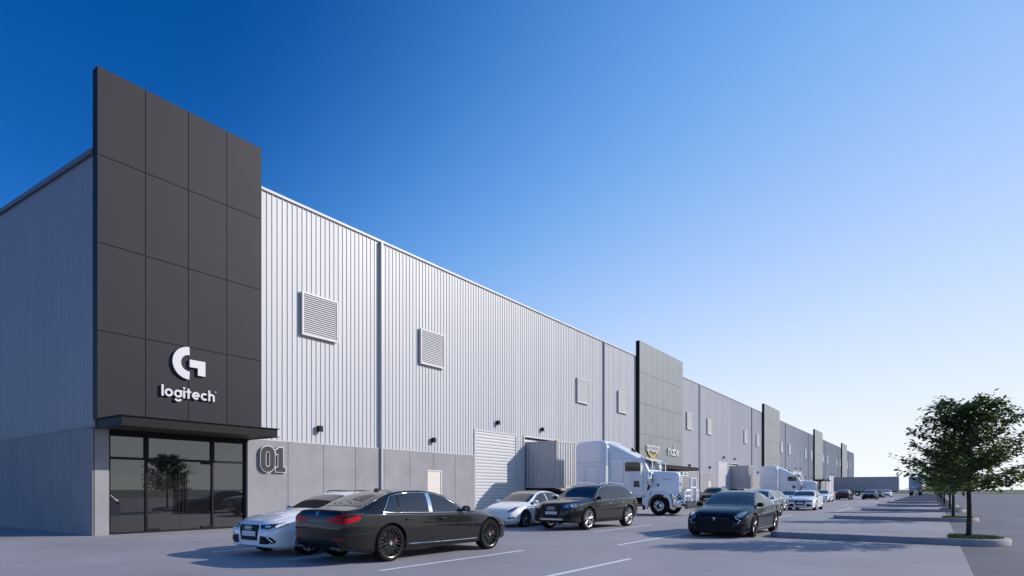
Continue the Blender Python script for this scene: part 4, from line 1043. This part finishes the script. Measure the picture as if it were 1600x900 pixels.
GC = 'cars standing in the lot'
def put(c, x, y, head, label, cat='car', swap=None, first=True):
    o = c.root if first else copy_tree(c.root, None, swap)
    o.location = (x, y, 0); o.rotation_euler = (0, 0, R(head)); tag(o, label, cat, GC); return o
A = saloon(); B = estate(); T = fastback(); Q = suv(); S = sports()
put(A, -9.92, 10.03, 88.2, 'black saloon seen from behind with red tail lights and bright window trim')
put(B, -12.35, 9.77, -90, 'white estate car behind the black saloon, nose towards the glazed entrance')
put(T, -14.0, 20.93, -90, 'white saloon with black glass roof beside the dark green SUV')
put(Q, -11.12, 20.95, -94, 'dark olive SUV with silver roof rails and five spoke wheels before the truck', 'SUV')
put(S, -5.5, 20.95, -90, 'low blue black sports saloon facing forward near the kerbed tree island')
put(Q, -16.6, 55.9, -88, 'near black SUV parked by the wall beyond the first white truck', 'SUV', {P['olive']: P['black']}, False)
put(A, -7.9, 34.4, -90, 'blue grey saloon right behind the low black sports saloon', 'car', {P['black']: P['bluegrey']}, False)
put(B, -9.3, 43.2, -90, 'pale blue silver estate car behind the blue grey saloon', 'car', {P['white']: P['silver']}, False)
put(T, -10.6, 58.0, -90, 'white fastback with dark roof at left of the far white estate car', 'car', None, False)
put(B, -7.7, 48.2, -90, 'far white estate car facing forward with dark grille and clear road beside it', 'car', None, False)
put(T, -10.9, 80.0, -90, 'small white car half hidden behind the far white estate car', 'car', None, False)
put(A, -10.6, 98.0, 90, 'far black saloon with red lamps in front of the long grey trailer', 'car', None, False)
put(S, -7.9, 105.0, -90, 'far dark sports saloon facing forward in front of the long grey trailer', 'car', None, False)
put(S, -8.2, 124.0, -90, 'distant dark grey car just behind the far dark sports saloon', 'car', {P['blackblue']: P['olive']}, False)
put(B, -7.6, 137.0, -90, 'farthest white car near the right end of the long grey trailer', 'car', None, False)
# ================================================================== trucks
def truck_wheel(parent, x, y, sg, dual=False, R_=.54):
    tw = .30; h = tw / 2; rr = .30; mb = MB()
    mb.lathe([(rr, -h * .8), (rr + .02, -h), (R_ - .06, -h), (R_ - .01, -h * .75), (R_, -h * .4), (R_, h * .4), (R_ - .01, h * .75), (R_ - .06, h), (rr + .02, h), (rr, h * .8)], 'y', (0, 0, 0), 36)
    if dual: mb.lathe([(rr, -h * .8 - .36), (R_ - .06, -h - .36), (R_ - .005, -h * .7 - .36), (R_ - .005, h * .7 - .36), (R_ - .06, h - .36), (rr, h * .8 - .36)], 'y', (0, 0, 0), 30)
    o = mb.build('wheel', M['tyre'], parent, smooth=30)
    mb = MB(); f = h - .02
    if not dual: mb.lathe([(rr + .005, f), (rr - .02, f + .012), (rr - .045, f - .05), (rr - .10, f - .05), (rr - .13, f + .02), (.14, f + .035), (.10, f + .09), (.001, f + .095), (.001, f - .1), (rr + .005, f - .1)], 'y', (0, 0, 0), 30)
    else: mb.lathe([(rr + .005, f), (rr - .02, f + .01), (rr - .05, f - .18), (.16, f - .2), (.13, f + .0), (.001, f + .01), (.001, f - .25), (rr + .005, f - .25)], 'y', (0, 0, 0), 30)
    for i in range(10):
        a = 2 * math.pi * i / 10; 
        mb.disc(.016, 'y', (.19 * math.cos(a), 0, .19 * math.sin(a)), f - (.2 if dual else .0), f + (.03 if not dual else -.16), 8)
    mb.build('rim', M['chrome'], o, smooth=35)
    mb = MB()
    for i in range(10):
        a = 2 * math.pi * (i + .5) / 10; mb.disc(.026, 'y', (.225 * math.cos(a), 0, .225 * math.sin(a)), f - .052 if not dual else f - .21, f - .028 if not dual else f - .165, 10)
    if not dual: mb.disc(.095, 'y', (0, 0, 0), f + .05, f + .1, 20)
    mb.build('rim_hole', M['well'], o)
    o.location = (x, y * sg, R_); o.rotation_euler = (0, 0, 0 if sg > 0 else math.pi); return o
def loft_x(secs, mb, mi=0):
    m = len(secs[0][1]); vs = [(x, y, z) for x, s in secs for y, z in s]; n = len(secs)
    mb.add(vs, [(i * m + j, i * m + (j + 1) % m, (i + 1) * m + (j + 1) % m, (i + 1) * m + j) for i in range(n - 1) for j in range(m)] + [tuple(range(m)), tuple((n - 1) * m + j for j in range(m))], mi)
def rsec(hw, z0, z1, r, crown=.0, n=5):
    P = [(hw, z0)]
    P += [(hw - r + r * math.cos(q), z1 - r + r * math.sin(q)) for q in np.linspace(0, math.pi / 2, n)]
    P += [(0, z1 + crown)]
    P += [(-hw + r - r * math.sin(q), z1 - r + r * math.cos(q)) for q in np.linspace(0, math.pi / 2, n)]
    return P + [(-hw, z0)]
def make_truck():
    t = empty('truck'); W = P['truck']
    mb = MB()
    for y in (-.45, .45): mb.box(-6.5, 2.7, y - .045, y + .045, .72, 1.0)
    for x in (-6.4, -4.0, -1, 1.0, 2.5): mb.box(x - .06, x + .06, -.405, .405, .75, .95)
    mb.box(-5.9, -4.5, -.55, .55, 1.002, 1.12)
    mb.build('chassis', M['blackmetal'], t, smooth=0)
    for x in (-4.55, -5.85): 
        for sg in (1, -1): truck_wheel(t, x, 1.06, sg, True)
    for sg in (1, -1): truck_wheel(t, 1.6, 1.05, sg)
    # sleeper with roof fairing
    mb = MB(); S = [(-3.72, rsec(1.20, 1.05, 4.22, .16, .03)), (-3.66, rsec(1.22, 1.02, 4.36, .2, .03)), (-3.4, rsec(1.22, 1.0, 4.44, .22, .03)), (-2.2, rsec(1.22, 1.0, 4.46, .22, .03)), (-1.85, rsec(1.20, 1.0, 4.42, .24, .03)), (-1.74, rsec(1.12, 1.0, 4.36, .26, .03))]
    loft_x(S, mb); sl_ = mb.build('sleeper', W, t, smooth=40)
    mb = MB()
    for x0, x1, z0, z1 in ((-3.1, -2.2, 1.35, 2.9),):
        for sg in (1, -1):
            y = sg * 1.222
            for a in ((x0, x0 + .014, z0, z1), (x1 - .014, x1, z0, z1), (x0 + .014, x1 - .014, z0, z0 + .014), (x0 + .014, x1 - .014, z1 - .014, z1)): mb.box(a[0], a[1], y - .004, y + .004, a[2], a[3])
            mb.box(-3.7, -1.86, y - .0045, y + .003, 3.1, 3.115)
    mb.build('panel_gap', M['rim_dark'], sl_, smooth=0)
    mb = MB(); S = [(-1.72, rsec(1.06, 3.25, 4.34, .3, .03)), (-1.4, rsec(1.0, 3.25, 4.22, .32, .03)), (-.9, rsec(.95, 3.25, 3.98, .3, .03)), (-.4, rsec(.9, 3.25, 3.68, .22, .03)), (.05, rsec(.86, 3.25, 3.42, .1, .03)), (.3, rsec(.82, 3.25, 3.3, .03, .01))]
    loft_x(S, mb); mb.build('roof_fairing', W, t, smooth=40)
    # cab
    mb = MB(); S = [(-1.73, rsec(1.06, 1.0, 3.34, .14, .02)), (.35, rsec(1.05, 1.0, 3.34, .14, .02)), (.60, rsec(1.03, 1.05, 3.27, .14, .02)), (.93, rsec(1.0, 1.25, 2.56, .12, .02)), (.97, rsec(.98, 1.3, 2.48, .12, .02))]
    loft_x(S, mb); cab = mb.build('cab', W, t, smooth=40)
    mb = MB(); 
    for y0, y1 in ((.03, .84), (-.84, -.03)):
        z = lambda x: 3.27 - (x - .6) / .33 * .71
        mb.add([(.635 + .012, y0, z(.635) + .012), (.905 + .012, y0, z(.905) + .012), (.905 + .012, y1, z(.905) + .012), (.635 + .012, y1, z(.635) + .012),
                (.60, y0, z(.635) - .02), (.87, y0, z(.905) - .02), (.87, y1, z(.905) - .02), (.60, y1, z(.635) - .02)], [(0, 1, 2, 3), (4, 7, 6, 5), (0, 4, 5, 1), (1, 5, 6, 2), (2, 6, 7, 3), (3, 7, 4, 0)])
    mb.build('windscreen', M['carglass'], t, smooth=0)
    for sg in (1, -1):
        y = sg * 1.056
        mb = MB(); mb.prism([(-.52, 2.55), (-.52, 3.08), (.30, 3.08), (.42, 2.98), (.52, 2.55)], 'y', y - .012, y + .008); mb.build('side_window', M['carglass'], t, smooth=0)
        mb = MB(); mb.prism([(.02, 1.62), (.02, 1.98), (.34, 1.98), (.40, 1.62)], 'y', y - .012, y + .008); mb.build('lower_window', M['carglass'], t, smooth=0)
        mb = MB()
        for a in ((-.62, -.608, 1.1, 3.2), (.60, .612, 1.3, 2.5), (-.608, .60, 1.1, 1.112)): mb.box(a[0], a[1], y - .004, y + .004, a[2], a[3])
        mb.build('door_gap', M['rim_dark'], cab, smooth=0)
        mb = MB(); mb.box(-.48, -.26, y - .01, y + sg * .03, 2.28, 2.33, bev=.01); mb.build('door_handle', M['chrome'], cab)
        mb = MB(); mb.box(.62, .70, sg * 1.34, sg * 1.56, 2.32, 3.02, bev=.03); mb.tube([(.62, sg * 1.0, 3.1), (.66, sg * 1.42, 3.08), (.66, sg * 1.42, 2.26), (.66, sg * 1.0, 2.22)], .016, 6)
        mb.build('mirror', M['chrome'], t)
        mb = MB(); mb.tube([(-1.66, sg * 1.17, 1.1), (-1.66, sg * 1.17, 4.02), (-1.76, sg * 1.19, 4.16)], .075, 14); ex = mb.build('exhaust_stack', M['chrome'], t)
        mb = MB(); mb.lathe([(.085, 1.5), (.125, 1.5), (.125, 2.9), (.085, 2.9)], 'z', (-1.66, sg * 1.17, 0), 20); mb.build('heat_shield', M['chrome'], ex)
        mb = MB(); mb.lathe([(.001, 1.72), (.13, 1.72), (.17, 1.8), (.17, 2.36), (.13, 2.46), (.001, 2.46)], 'z', (1.05, sg * 1.10, 0), 20); ac = mb.build('air_cleaner', M['chrome'], t)
        mb = MB(); mb.box(1.10, 1.225, sg * 1.06, sg * 1.18, 1.9, 2.36, bev=.02); mb.tube([(1.0, sg * 1.1, 1.75), (.9, sg * 1.05, 1.5), (.85, sg * .9, 1.4)], .06, 8); mb.build('intake_slot', M['plastic'], ac)
        mb = MB(); mb.lathe([(.001, -1.55), (.30, -1.55), (.33, -1.52), (.33, -.12), (.30, -.09), (.001, -.09)], 'x', (0, sg * .98, .74), 24); mb.build('fuel_tank', M['chrome'], t)
        mb = MB(); 
        for z in (.52, .82): mb.box(-.02, .62, sg * .78, sg * 1.16, z, z + .05)
        mb.box(-.02, .02, sg * .8, sg * 1.1, .3, 1.0); mb.box(.58, .62, sg * .8, sg * 1.1, .3, 1.05); mb.build('step', M['blackmetal'], t, smooth=0)
        # front wing
        mb = MB(); ang = np.linspace(-8, 188, 22)
        outr = [(1.6 + .80 * math.cos(R(a)), .56 + .80 * math.sin(R(a))) for a in ang]; innr = [(1.6 + .66 * math.cos(R(a)), .56 + .66 * math.sin(R(a))) for a in ang[::-1]]
        n_ = len(outr); ya, yb = sg * .70, sg * 1.20
        vs = []
        for (o_, i_) in zip(outr, innr[::-1]):
            vs += [(o_[0], ya, o_[1] + .06), (o_[0], sg * 1.12, o_[1]), (1.6 + (o_[0] - 1.6) * .96, yb, .56 + (o_[1] - .56) * .96 - .02), (i_[0], yb, i_[1]), (i_[0], ya, i_[1])]
        mb.add(vs, [(5 * i + j, 5 * i + (j + 1) % 5, 5 * i + 5 + (j + 1) % 5, 5 * i + 5 + j) for i in range(n_ - 1) for j in range(5)] + [(0, 1, 2, 3, 4), tuple(5 * (n_ - 1) + j for j in range(5))])
        mb.prism([(.82, .5), (.60, .62), (.60, 1.28), (1.0, 1.45), (1.05, 1.2), (.93, .9)], 'y', sg * .72, sg * 1.17)
        wg = mb.build('front_wing', W, t, smooth=40)
        mb = MB(); mb.box(.66, .72, sg * 1.165, sg * 1.195, 1.0, 1.16, bev=.01); mb.build('side_marker', M['redlamp'], wg)
        mb = MB(); mb.prism([(2.34, .92), (2.34, 1.22), (2.60, 1.22), (2.60, .92)], 'y', sg * .72, sg * 1.12, bev=.03); hl = mb.build('headlight', M['chrome'], t)
        for yy in (.82, 1.02):
            mb = MB(); mb.disc(.085, 'x', (2.60, sg * yy, 1.07), .002, .02, 18); mb.build('lens', M['lamp'], hl)
    # bonnet
    mb = MB(); S = [(.95, rsec(.96, 1.2, 2.54, .16, .02)), (1.6, rsec(.93, 1.2, 2.52, .17, .03)), (2.4, rsec(.88, 1.2, 2.48, .18, .03)), (2.58, rsec(.84, 1.2, 2.44, .2, .03)), (2.66, rsec(.76, 1.22, 2.36, .2, .02))]
    loft_x(S, mb); bn = mb.build('bonnet', W, t, smooth=40)
    mb = MB()
    for sg in (1, -1):
        mb.box(1.7, 2.15, sg * .9, sg * .935, 2.06, 2.075); mb.box(1.42, 1.50, sg * .93, sg * .965, 1.66, 1.80)
    mb.build('bonnet_latch', M['plastic'], bn, smooth=0)
    mb = MB(); mb.box(2.66, 2.74, -.56, .56, 1.05, 2.34, bev=.03); mb.prism([(-.56, 2.34), (.56, 2.34), (.45, 2.46), (-.45, 2.46)], 'x', 2.60, 2.735, bev=.01); gs = mb.build('grille_shell', M['chrome'], t)
    mb = MB()
    for i in range(22): z = 1.12 + .052 * i; mb.box(2.742, 2.755, -.47, .47, z, z + .028)
    mb.build('grille_bar', M['plastic'], gs, smooth=0)
    mb = MB(); mb.box(2.738, 2.756, -.10, .10, 2.365, 2.395); mb.box(2.737, 2.7565, -.03, .03, 2.345, 2.43); mb.build('emblem', M['redlamp'], gs, smooth=0)
    mb = MB(); mb.prism([(2.45, .48), (2.45, .92), (2.86, .92), (2.92, .86), (2.92, .54), (2.86, .48)], 'y', -1.2, 1.2, bev=.02); mb.build('bumper', M['chrome'], t)
    # bull bar
    mb = MB(); r = .078; xb = 3.16
    mb.tube([(xb, -.45, .75), (xb, -.45, 2.1), (xb, .45, 2.1), (xb, .45, .75)], r, 10); mb.tube([(xb, -.45, 1.58), (xb, .45, 1.58)], r * .8, 10)
    for sg in (1, -1):
        mb.tube([(xb, sg * .45, 1.42), (xb - .04, sg * 1.0, 1.42), (xb - .1, sg * 1.14, 1.34), (xb - .1, sg * 1.14, .7)], r, 10); mb.tube([(xb, sg * .45, 1.1), (xb - .1, sg * 1.14, 1.1)], r * .8, 8); mb.tube([(xb - .02, sg * .82, 1.42), (xb - .02, sg * .82, .8)], r * .7, 8)
        mb.box(2.7, xb, sg * .5, sg * .56, .6, .72); mb.box(2.55, xb - .06, sg * .66, sg * .72, 1.0, 1.06)
    bb = mb.build('bull_bar', W, t)
    mb = MB(); mb.box(xb - .08, xb + .08, -1.16, 1.16, .40, .66, bev=.03); mb.box(xb - .06, xb + .07, -1.14, 1.14, .72, .86, bev=.03); mb.build('lower_bar', M['rim_dark'], bb)
    # visor, roof lamps, wipers, aerial
    mb = MB(); mb.add([(.52, -1.02, 3.36), (.98, -.98, 3.18), (.98, .98, 3.18), (.52, 1.02, 3.36), (.52, -1.02, 3.33), (.98, -.98, 3.15), (.98, .98, 3.15), (.52, 1.02, 3.33)], [(0, 1, 2, 3), (4, 7, 6, 5), (0, 4, 5, 1), (1, 5, 6, 2), (2, 6, 7, 3), (3, 7, 4, 0)]); mb.build('sun_visor', W, t, smooth=0)
    for y in (-.85, -.42, 0, .42, .85):
        mb = MB(); mb.lathe([(.001, 3.33), (.055, 3.33), (.05, 3.40), (.001, 3.43)], 'z', (.42, y, 0), 12); mb.build('roof_lamp', M['amber'] if y else M['lampwhite'], t)
    for sg in (1, -1):
        mb = MB(); mb.tube([(.96, sg * .95, 2.5), (1.02, sg * 1.02, 2.75), (.7, sg * 1.0, 3.25)], .018, 6); mb.tube([(1.16, sg * 1.02, 2.4), (1.16, sg * 1.02, 3.1)], .028, 8); mb.build('hand_rail', M['chrome'], t)
    mb = MB(); mb.tube([(1.0, -1.0, 2.5), (1.0, -1.02, 4.5)], .008, 5); mb.build('aerial', M['blackmetal'], t)
    mb = MB(); mb.prism([(-.72, 3.84), (-.40, 3.70), (-.66, 4.06)], 'y', .2, .27, bev=.01); mb.build('roof_deflector', M['blackmetal'], t)
    return t
def make_container(L=6.2, Wd=2.44, Hh=3.05):
    t = empty('shipping_container'); m = M['container']; mb = MB(); pit = .30
    fr = .10
    for x in (0.03, L - .03 - fr):
        for y in (0.0, Wd - fr): mb.box(x, x + fr, y, y + fr, .12, Hh - .12)
    for y in (0.0, Wd - fr): mb.box(.14, L - .14, y, y + fr, Hh - .1, Hh - .02); mb.box(.14, L - .14, y, y + fr, .02, .14)
    for x in (.03, L - .13): mb.box(x, x + fr, fr, Wd - fr, Hh - .1, Hh - .02); mb.box(x, x + fr, fr, Wd - fr, .02, .14)
    mb.box(.12, L - .12, .1, Wd - .1, .05, .12)
    mb.build('frame', m, t, smooth=0)
    def corr(u0, u1, mk):
        n = round((u1 - u0) / pit); p = (u1 - u0) / n; us = []
        for i in range(n): us += [(u0 + p * i, 0), (u0 + p * (i + .28), 0), (u0 + p * (i + .42), .045), (u0 + p * (i + .72), .045), (u0 + p * (i + .86), 0)]
        us.append((u1, 0)); k = len(us); b = MB()
        b.add([mk(u, d, .14) for u, d in us] + [mk(u, d, Hh - .1) for u, d in us], [(i, i + 1, i + 1 + k, i + k) for i in range(k - 1)]); return b
    corr(.13, L - .13, lambda u, d, z: (u, .055 - d, z)).build('side_wall', m, t, smooth=0, fix=False)
    corr(.13, L - .13, lambda u, d, z: (u, Wd - .055 + d, z)).build('side_wall', m, t, smooth=0, fix=False)
    corr(.10, Wd - .10, lambda u, d, z: (L - .085 + d, u, z)).build('end_wall', m, t, smooth=0, fix=False)
    mb = MB(); mb.box(.08, L - .08, .06, Wd - .06, Hh - .05, Hh - .022); mb.build('roof', m, t, smooth=0)
    for x in (0, L - .18):
        for y in (-.005, Wd - .157):
            for z in (0, Hh - .12):
                mb = MB(); mb.box(x, x + .18, y, y + .162, z, z + .12, bev=.01); mb.build('corner_casting', M['yellow'] if z > 1 else m, t)
    return t
def make_chassis_trailer(L=7.4):
    t = empty('trailer_chassis'); mb = MB()
    for y in (.75, 1.69): mb.box(0, L, y - .05, y + .05, 1.14, 1.40)
    for x in (.1, 1.8, 3.4, 5, L - .1): mb.box(x - .06, x + .06, .02, 2.42, 1.36, 1.545)
    mb.build('frame', M['blackmetal'], t, smooth=0)
    for x in (1.1, 2.4):
        for sg in (1, -1):
            w_ = truck_wheel(t, x, 0, sg, True, .5); w_.location.y = 1.22 + sg * 1.03
        mb = MB(); mb.tube([(x, .3, .5), (x, 2.14, .5)], .06, 8); mb.box(x - .05, x + .05, .7, .8, .5, 1.14); mb.box(x - .05, x + .05, 1.64, 1.74, .5, 1.14); mb.build('axle', M['blackmetal'], t)
    for y in (.6, 1.84):
        mb = MB(); mb.box(4.9, 5.05, y - .06, y + .06, .12, 1.14); mb.box(4.82, 5.13, y - .12, y + .12, .02, .12); mb.build('landing_leg', M['blackmetal'], t, smooth=0)
    return t
def make_box_trailer(m, L=13.0, Wd=2.5, zt=4.4):
    t = empty('box_trailer'); mb = MB(); mb.box(0, L, 0, Wd, 1.15, zt, bev=.03); bx = mb.build('cargo_box', m, t)
    mb = MB()
    for x in np.linspace(0, L, 12)[1:-1]:
        mb.box(x - .02, x + .02, -.012, .006, 1.25, zt - .12)
    mb.box(.02, L - .02, -.02, .01, 1.12, 1.24); mb.box(.02, L - .02, -.02, .01, zt - .11, zt - .005); mb.build('side_rail', M['trim'], bx, smooth=0)
    mb = MB(); mb.box(.3, L - .3, .6, .72, .9, 1.14); mb.box(.3, L - .3, Wd - .72, Wd - .6, .9, 1.14); mb.build('frame', M['blackmetal'], t, smooth=0)
    for x in (3.6, 4.9):
        for sg in (1, -1):
            w_ = truck_wheel(t, x, 0, sg, True, .5); w_.location.y = Wd / 2 + sg * (Wd / 2 - .17)
        mb = MB(); mb.tube([(x, .3, .5), (x, Wd - .3, .5)], .06, 8); mb.box(x - .05, x + .05, .62, .72, .5, .9); mb.box(x - .05, x + .05, Wd - .72, Wd - .62, .5, .9); mb.build('axle', M['blackmetal'], t)
    for y in (.5, Wd - .5):
        mb = MB(); mb.box(10.3, 10.45, y - .06, y + .06, .12, 1.14); mb.box(10.2, 10.55, y - .13, y + .13, .02, .12); mb.build('landing_leg', M['blackmetal'], t, smooth=0)
    mb = MB(); mb.box(-.06, 0.02, .1, Wd - .1, .5, .62); mb.box(-.03, .05, .5, .6, .6, 1.15); mb.box(-.03, .05, Wd - .6, Wd - .5, .6, 1.15); mb.build('rear_bumper', M['blackmetal'], t, smooth=0)
    mb = MB()
    for y in (.08, Wd / 2, Wd - .08): mb.box(-.015, .0, y - .03, y + .03, 1.3, zt - .15)
    for y in (.7, Wd - .7): mb.tube([(-.03, y, 1.25), (-.03, y, zt - .1)], .018, 6)
    mb.build('rear_door_bars', M['trim'], t, smooth=0)
    for y in (.2, Wd - .2):
        mb = MB(); mb.box(-.03, -.0, y - .1, y + .1, 1.18, 1.28); mb.build('tail_light', M['redlamp'], t, smooth=0)
    return t
TY = 32.52
tk = make_truck(); tk.location = (-14.4, TY + 1.22, 0); tag(tk, 'near white bonneted sleeper truck with chrome bull bar behind the olive SUV', 'truck', 'trucks at the docks')
ct = make_container(); ct.location = (-25.7, TY, 1.56); tag(ct, 'near pale grey corrugated container backed into the open dock, yellow corners', 'container', 'containers at the docks')
ch = make_chassis_trailer(); ch.location = (-25.7, TY, 0); tag(ch, 'black trailer chassis under the near container', 'trailer', 'container chassis')
for o, lab in ((tk, 'far white sleeper truck with chrome bull bar behind the far cars'), (ct, 'far pale grey corrugated container backed into the second open dock'), (ch, 'black trailer chassis under the far container')):
    c = copy_tree(o); c.location.y += PER; c['label'] = lab
b1 = make_box_trailer(M['trailer']); b1.location = (-19.5, 159.5, 0); tag(b1, 'long plain grey box trailer standing crosswise at the far end', 'trailer')
b2 = make_box_trailer(M['trailer_blue'], L=11.5); b2.location = (-2.3, 164.8, 0); b2.rotation_euler = (0, 0, R(90)); tag(b2, 'pale blue grey box trailer seen end on behind the trees', 'trailer')

# ================================================================== trees
def make_tree(seed, name='young_tree', leaves=3400):
    rnd = random.Random(seed); t = empty(name); mb = MB(); ht = 4.1
    def bez(p0, d0, L, up, n=7):
        pts = [Vector(p0)]; d = Vector(d0).normalized()
        for i in range(n): d = (d + Vector((rnd.uniform(-.12, .12), rnd.uniform(-.12, .12), up + rnd.uniform(-.05, .05)))).normalized(); pts.append(pts[-1] + d * L / n)
        return pts
    trunk = [Vector((0, 0, -.05)), Vector((.0, 0, .12)), Vector((.01, .005, .7)), Vector((-.01, .01, 1.4)), Vector((.015, -.01, 2.2)), Vector((0, .01, 3.0)), Vector((.02, 0, 3.7))]
    mb.tube(trunk, [.095, .07, .058, .052, .040, .024, .008], 10)
    tips = []
    nb = 46
    for i in range(nb):
        f = i / (nb - 1); z = 1.26 + 2.08 * f ** 1.05; a = i * 2.399 + rnd.uniform(-.3, .3)
        rad = (1.42 - .80 * f ** 2.4 - .2 * (1 - f) ** 4) * rnd.uniform(.86, 1.04); el = .04 + .80 * f ** 1.2 + rnd.uniform(-.1, .12)
        p = bez((0, 0, z), (math.cos(a), math.sin(a), el), rad * 1.12, .035, 8)
        mb.tube(p, list(np.linspace(.022 - .008 * f, .004, len(p))), 5)
        for j in range(2, len(p)):
            for _ in range(2):
                aa = a + rnd.choice((-1, 1)) * rnd.uniform(.5, 1.2); q = bez(p[j], (math.cos(aa), math.sin(aa), rnd.uniform(-.1, .45)), rnd.uniform(.22, .55) * (1 - .3 * f), .02, 4)
                mb.tube(q, [.007, .006, .005, .004, .003], 4); tips.append((q, j / len(p)))
        tips.append((p[4:], 1.0))
    mb.build('trunk', M['bark'], t, smooth=50)
    lf = MB(); wts = [len(q) for q, _ in tips]
    for i in range(leaves):
        q, _ = rnd.choice(tips); s = rnd.random() * (len(q) - 1); k = int(s); p = q[k].lerp(q[min(k + 1, len(q) - 1)], s - k)
        p = p + Vector((rnd.gauss(0, .08), rnd.gauss(0, .08), rnd.gauss(0, .05)))
        a = rnd.uniform(0, 6.283); tilt = rnd.gauss(0.0, .38); roll = rnd.gauss(0, .5); L = rnd.uniform(.10, .19); Wd = L * rnd.uniform(.34, .5)
        ax = Vector((math.cos(a) * math.cos(tilt), math.sin(a) * math.cos(tilt), math.sin(tilt) - .12)).normalized(); sd = ax.cross(Vector((0, 0, 1))).normalized(); nn = sd.cross(ax)
        sd = (sd * math.cos(roll) + nn * math.sin(roll)).normalized(); nn = sd.cross(ax).normalized(); dr = nn * (L * rnd.uniform(.05, .16))
        c0 = p; c1 = p + ax * L * .45; c2 = p + ax * L + dr * -1.0
        lf.add([c0, c1 + sd * Wd / 2 - dr * .3, c2, c1 - sd * Wd / 2 - dr * .3, c1], [(0, 1, 4), (1, 2, 4), (0, 4, 3), (4, 2, 3)])
    lf.build('crown', M['leaf'], t, smooth=0, fix=False)
    return t
trees = [make_tree(s, leaves=n) for s, n in ((11, 8000), (23, 6600), (37, 6600))]
used = [False] * 3; _r = random.Random(9); ordn = ['second', 'third', 'fourth', 'fifth', 'sixth', 'seventh', 'eighth', 'ninth', 'tenth', 'eleventh', 'twelfth', 'thirteenth', 'fourteenth', 'fifteenth']
for i, y in enumerate(ISL):
    k = 0 if i == 0 else (i % 3); o = trees[k] if not used[k] else copy_tree(trees[k]); used[k] = True
    o.location = (.78 + _r.uniform(-.08, .08), y + _r.uniform(-.1, .1), HK - .01); o.rotation_euler = (0, 0, 0 if i == 0 else _r.uniform(0, 6.28)); s_ = 1.0 if i == 0 else _r.uniform(.92, 1.06); o.scale = (s_,) * 3
    tag(o, 'nearest young tree on the grass end of the closest kerbed island' if i == 0 else f'young tree on a grassed island end, {ordn[i-1]} in the row from the nearest', 'tree', 'young trees along the lot islands')
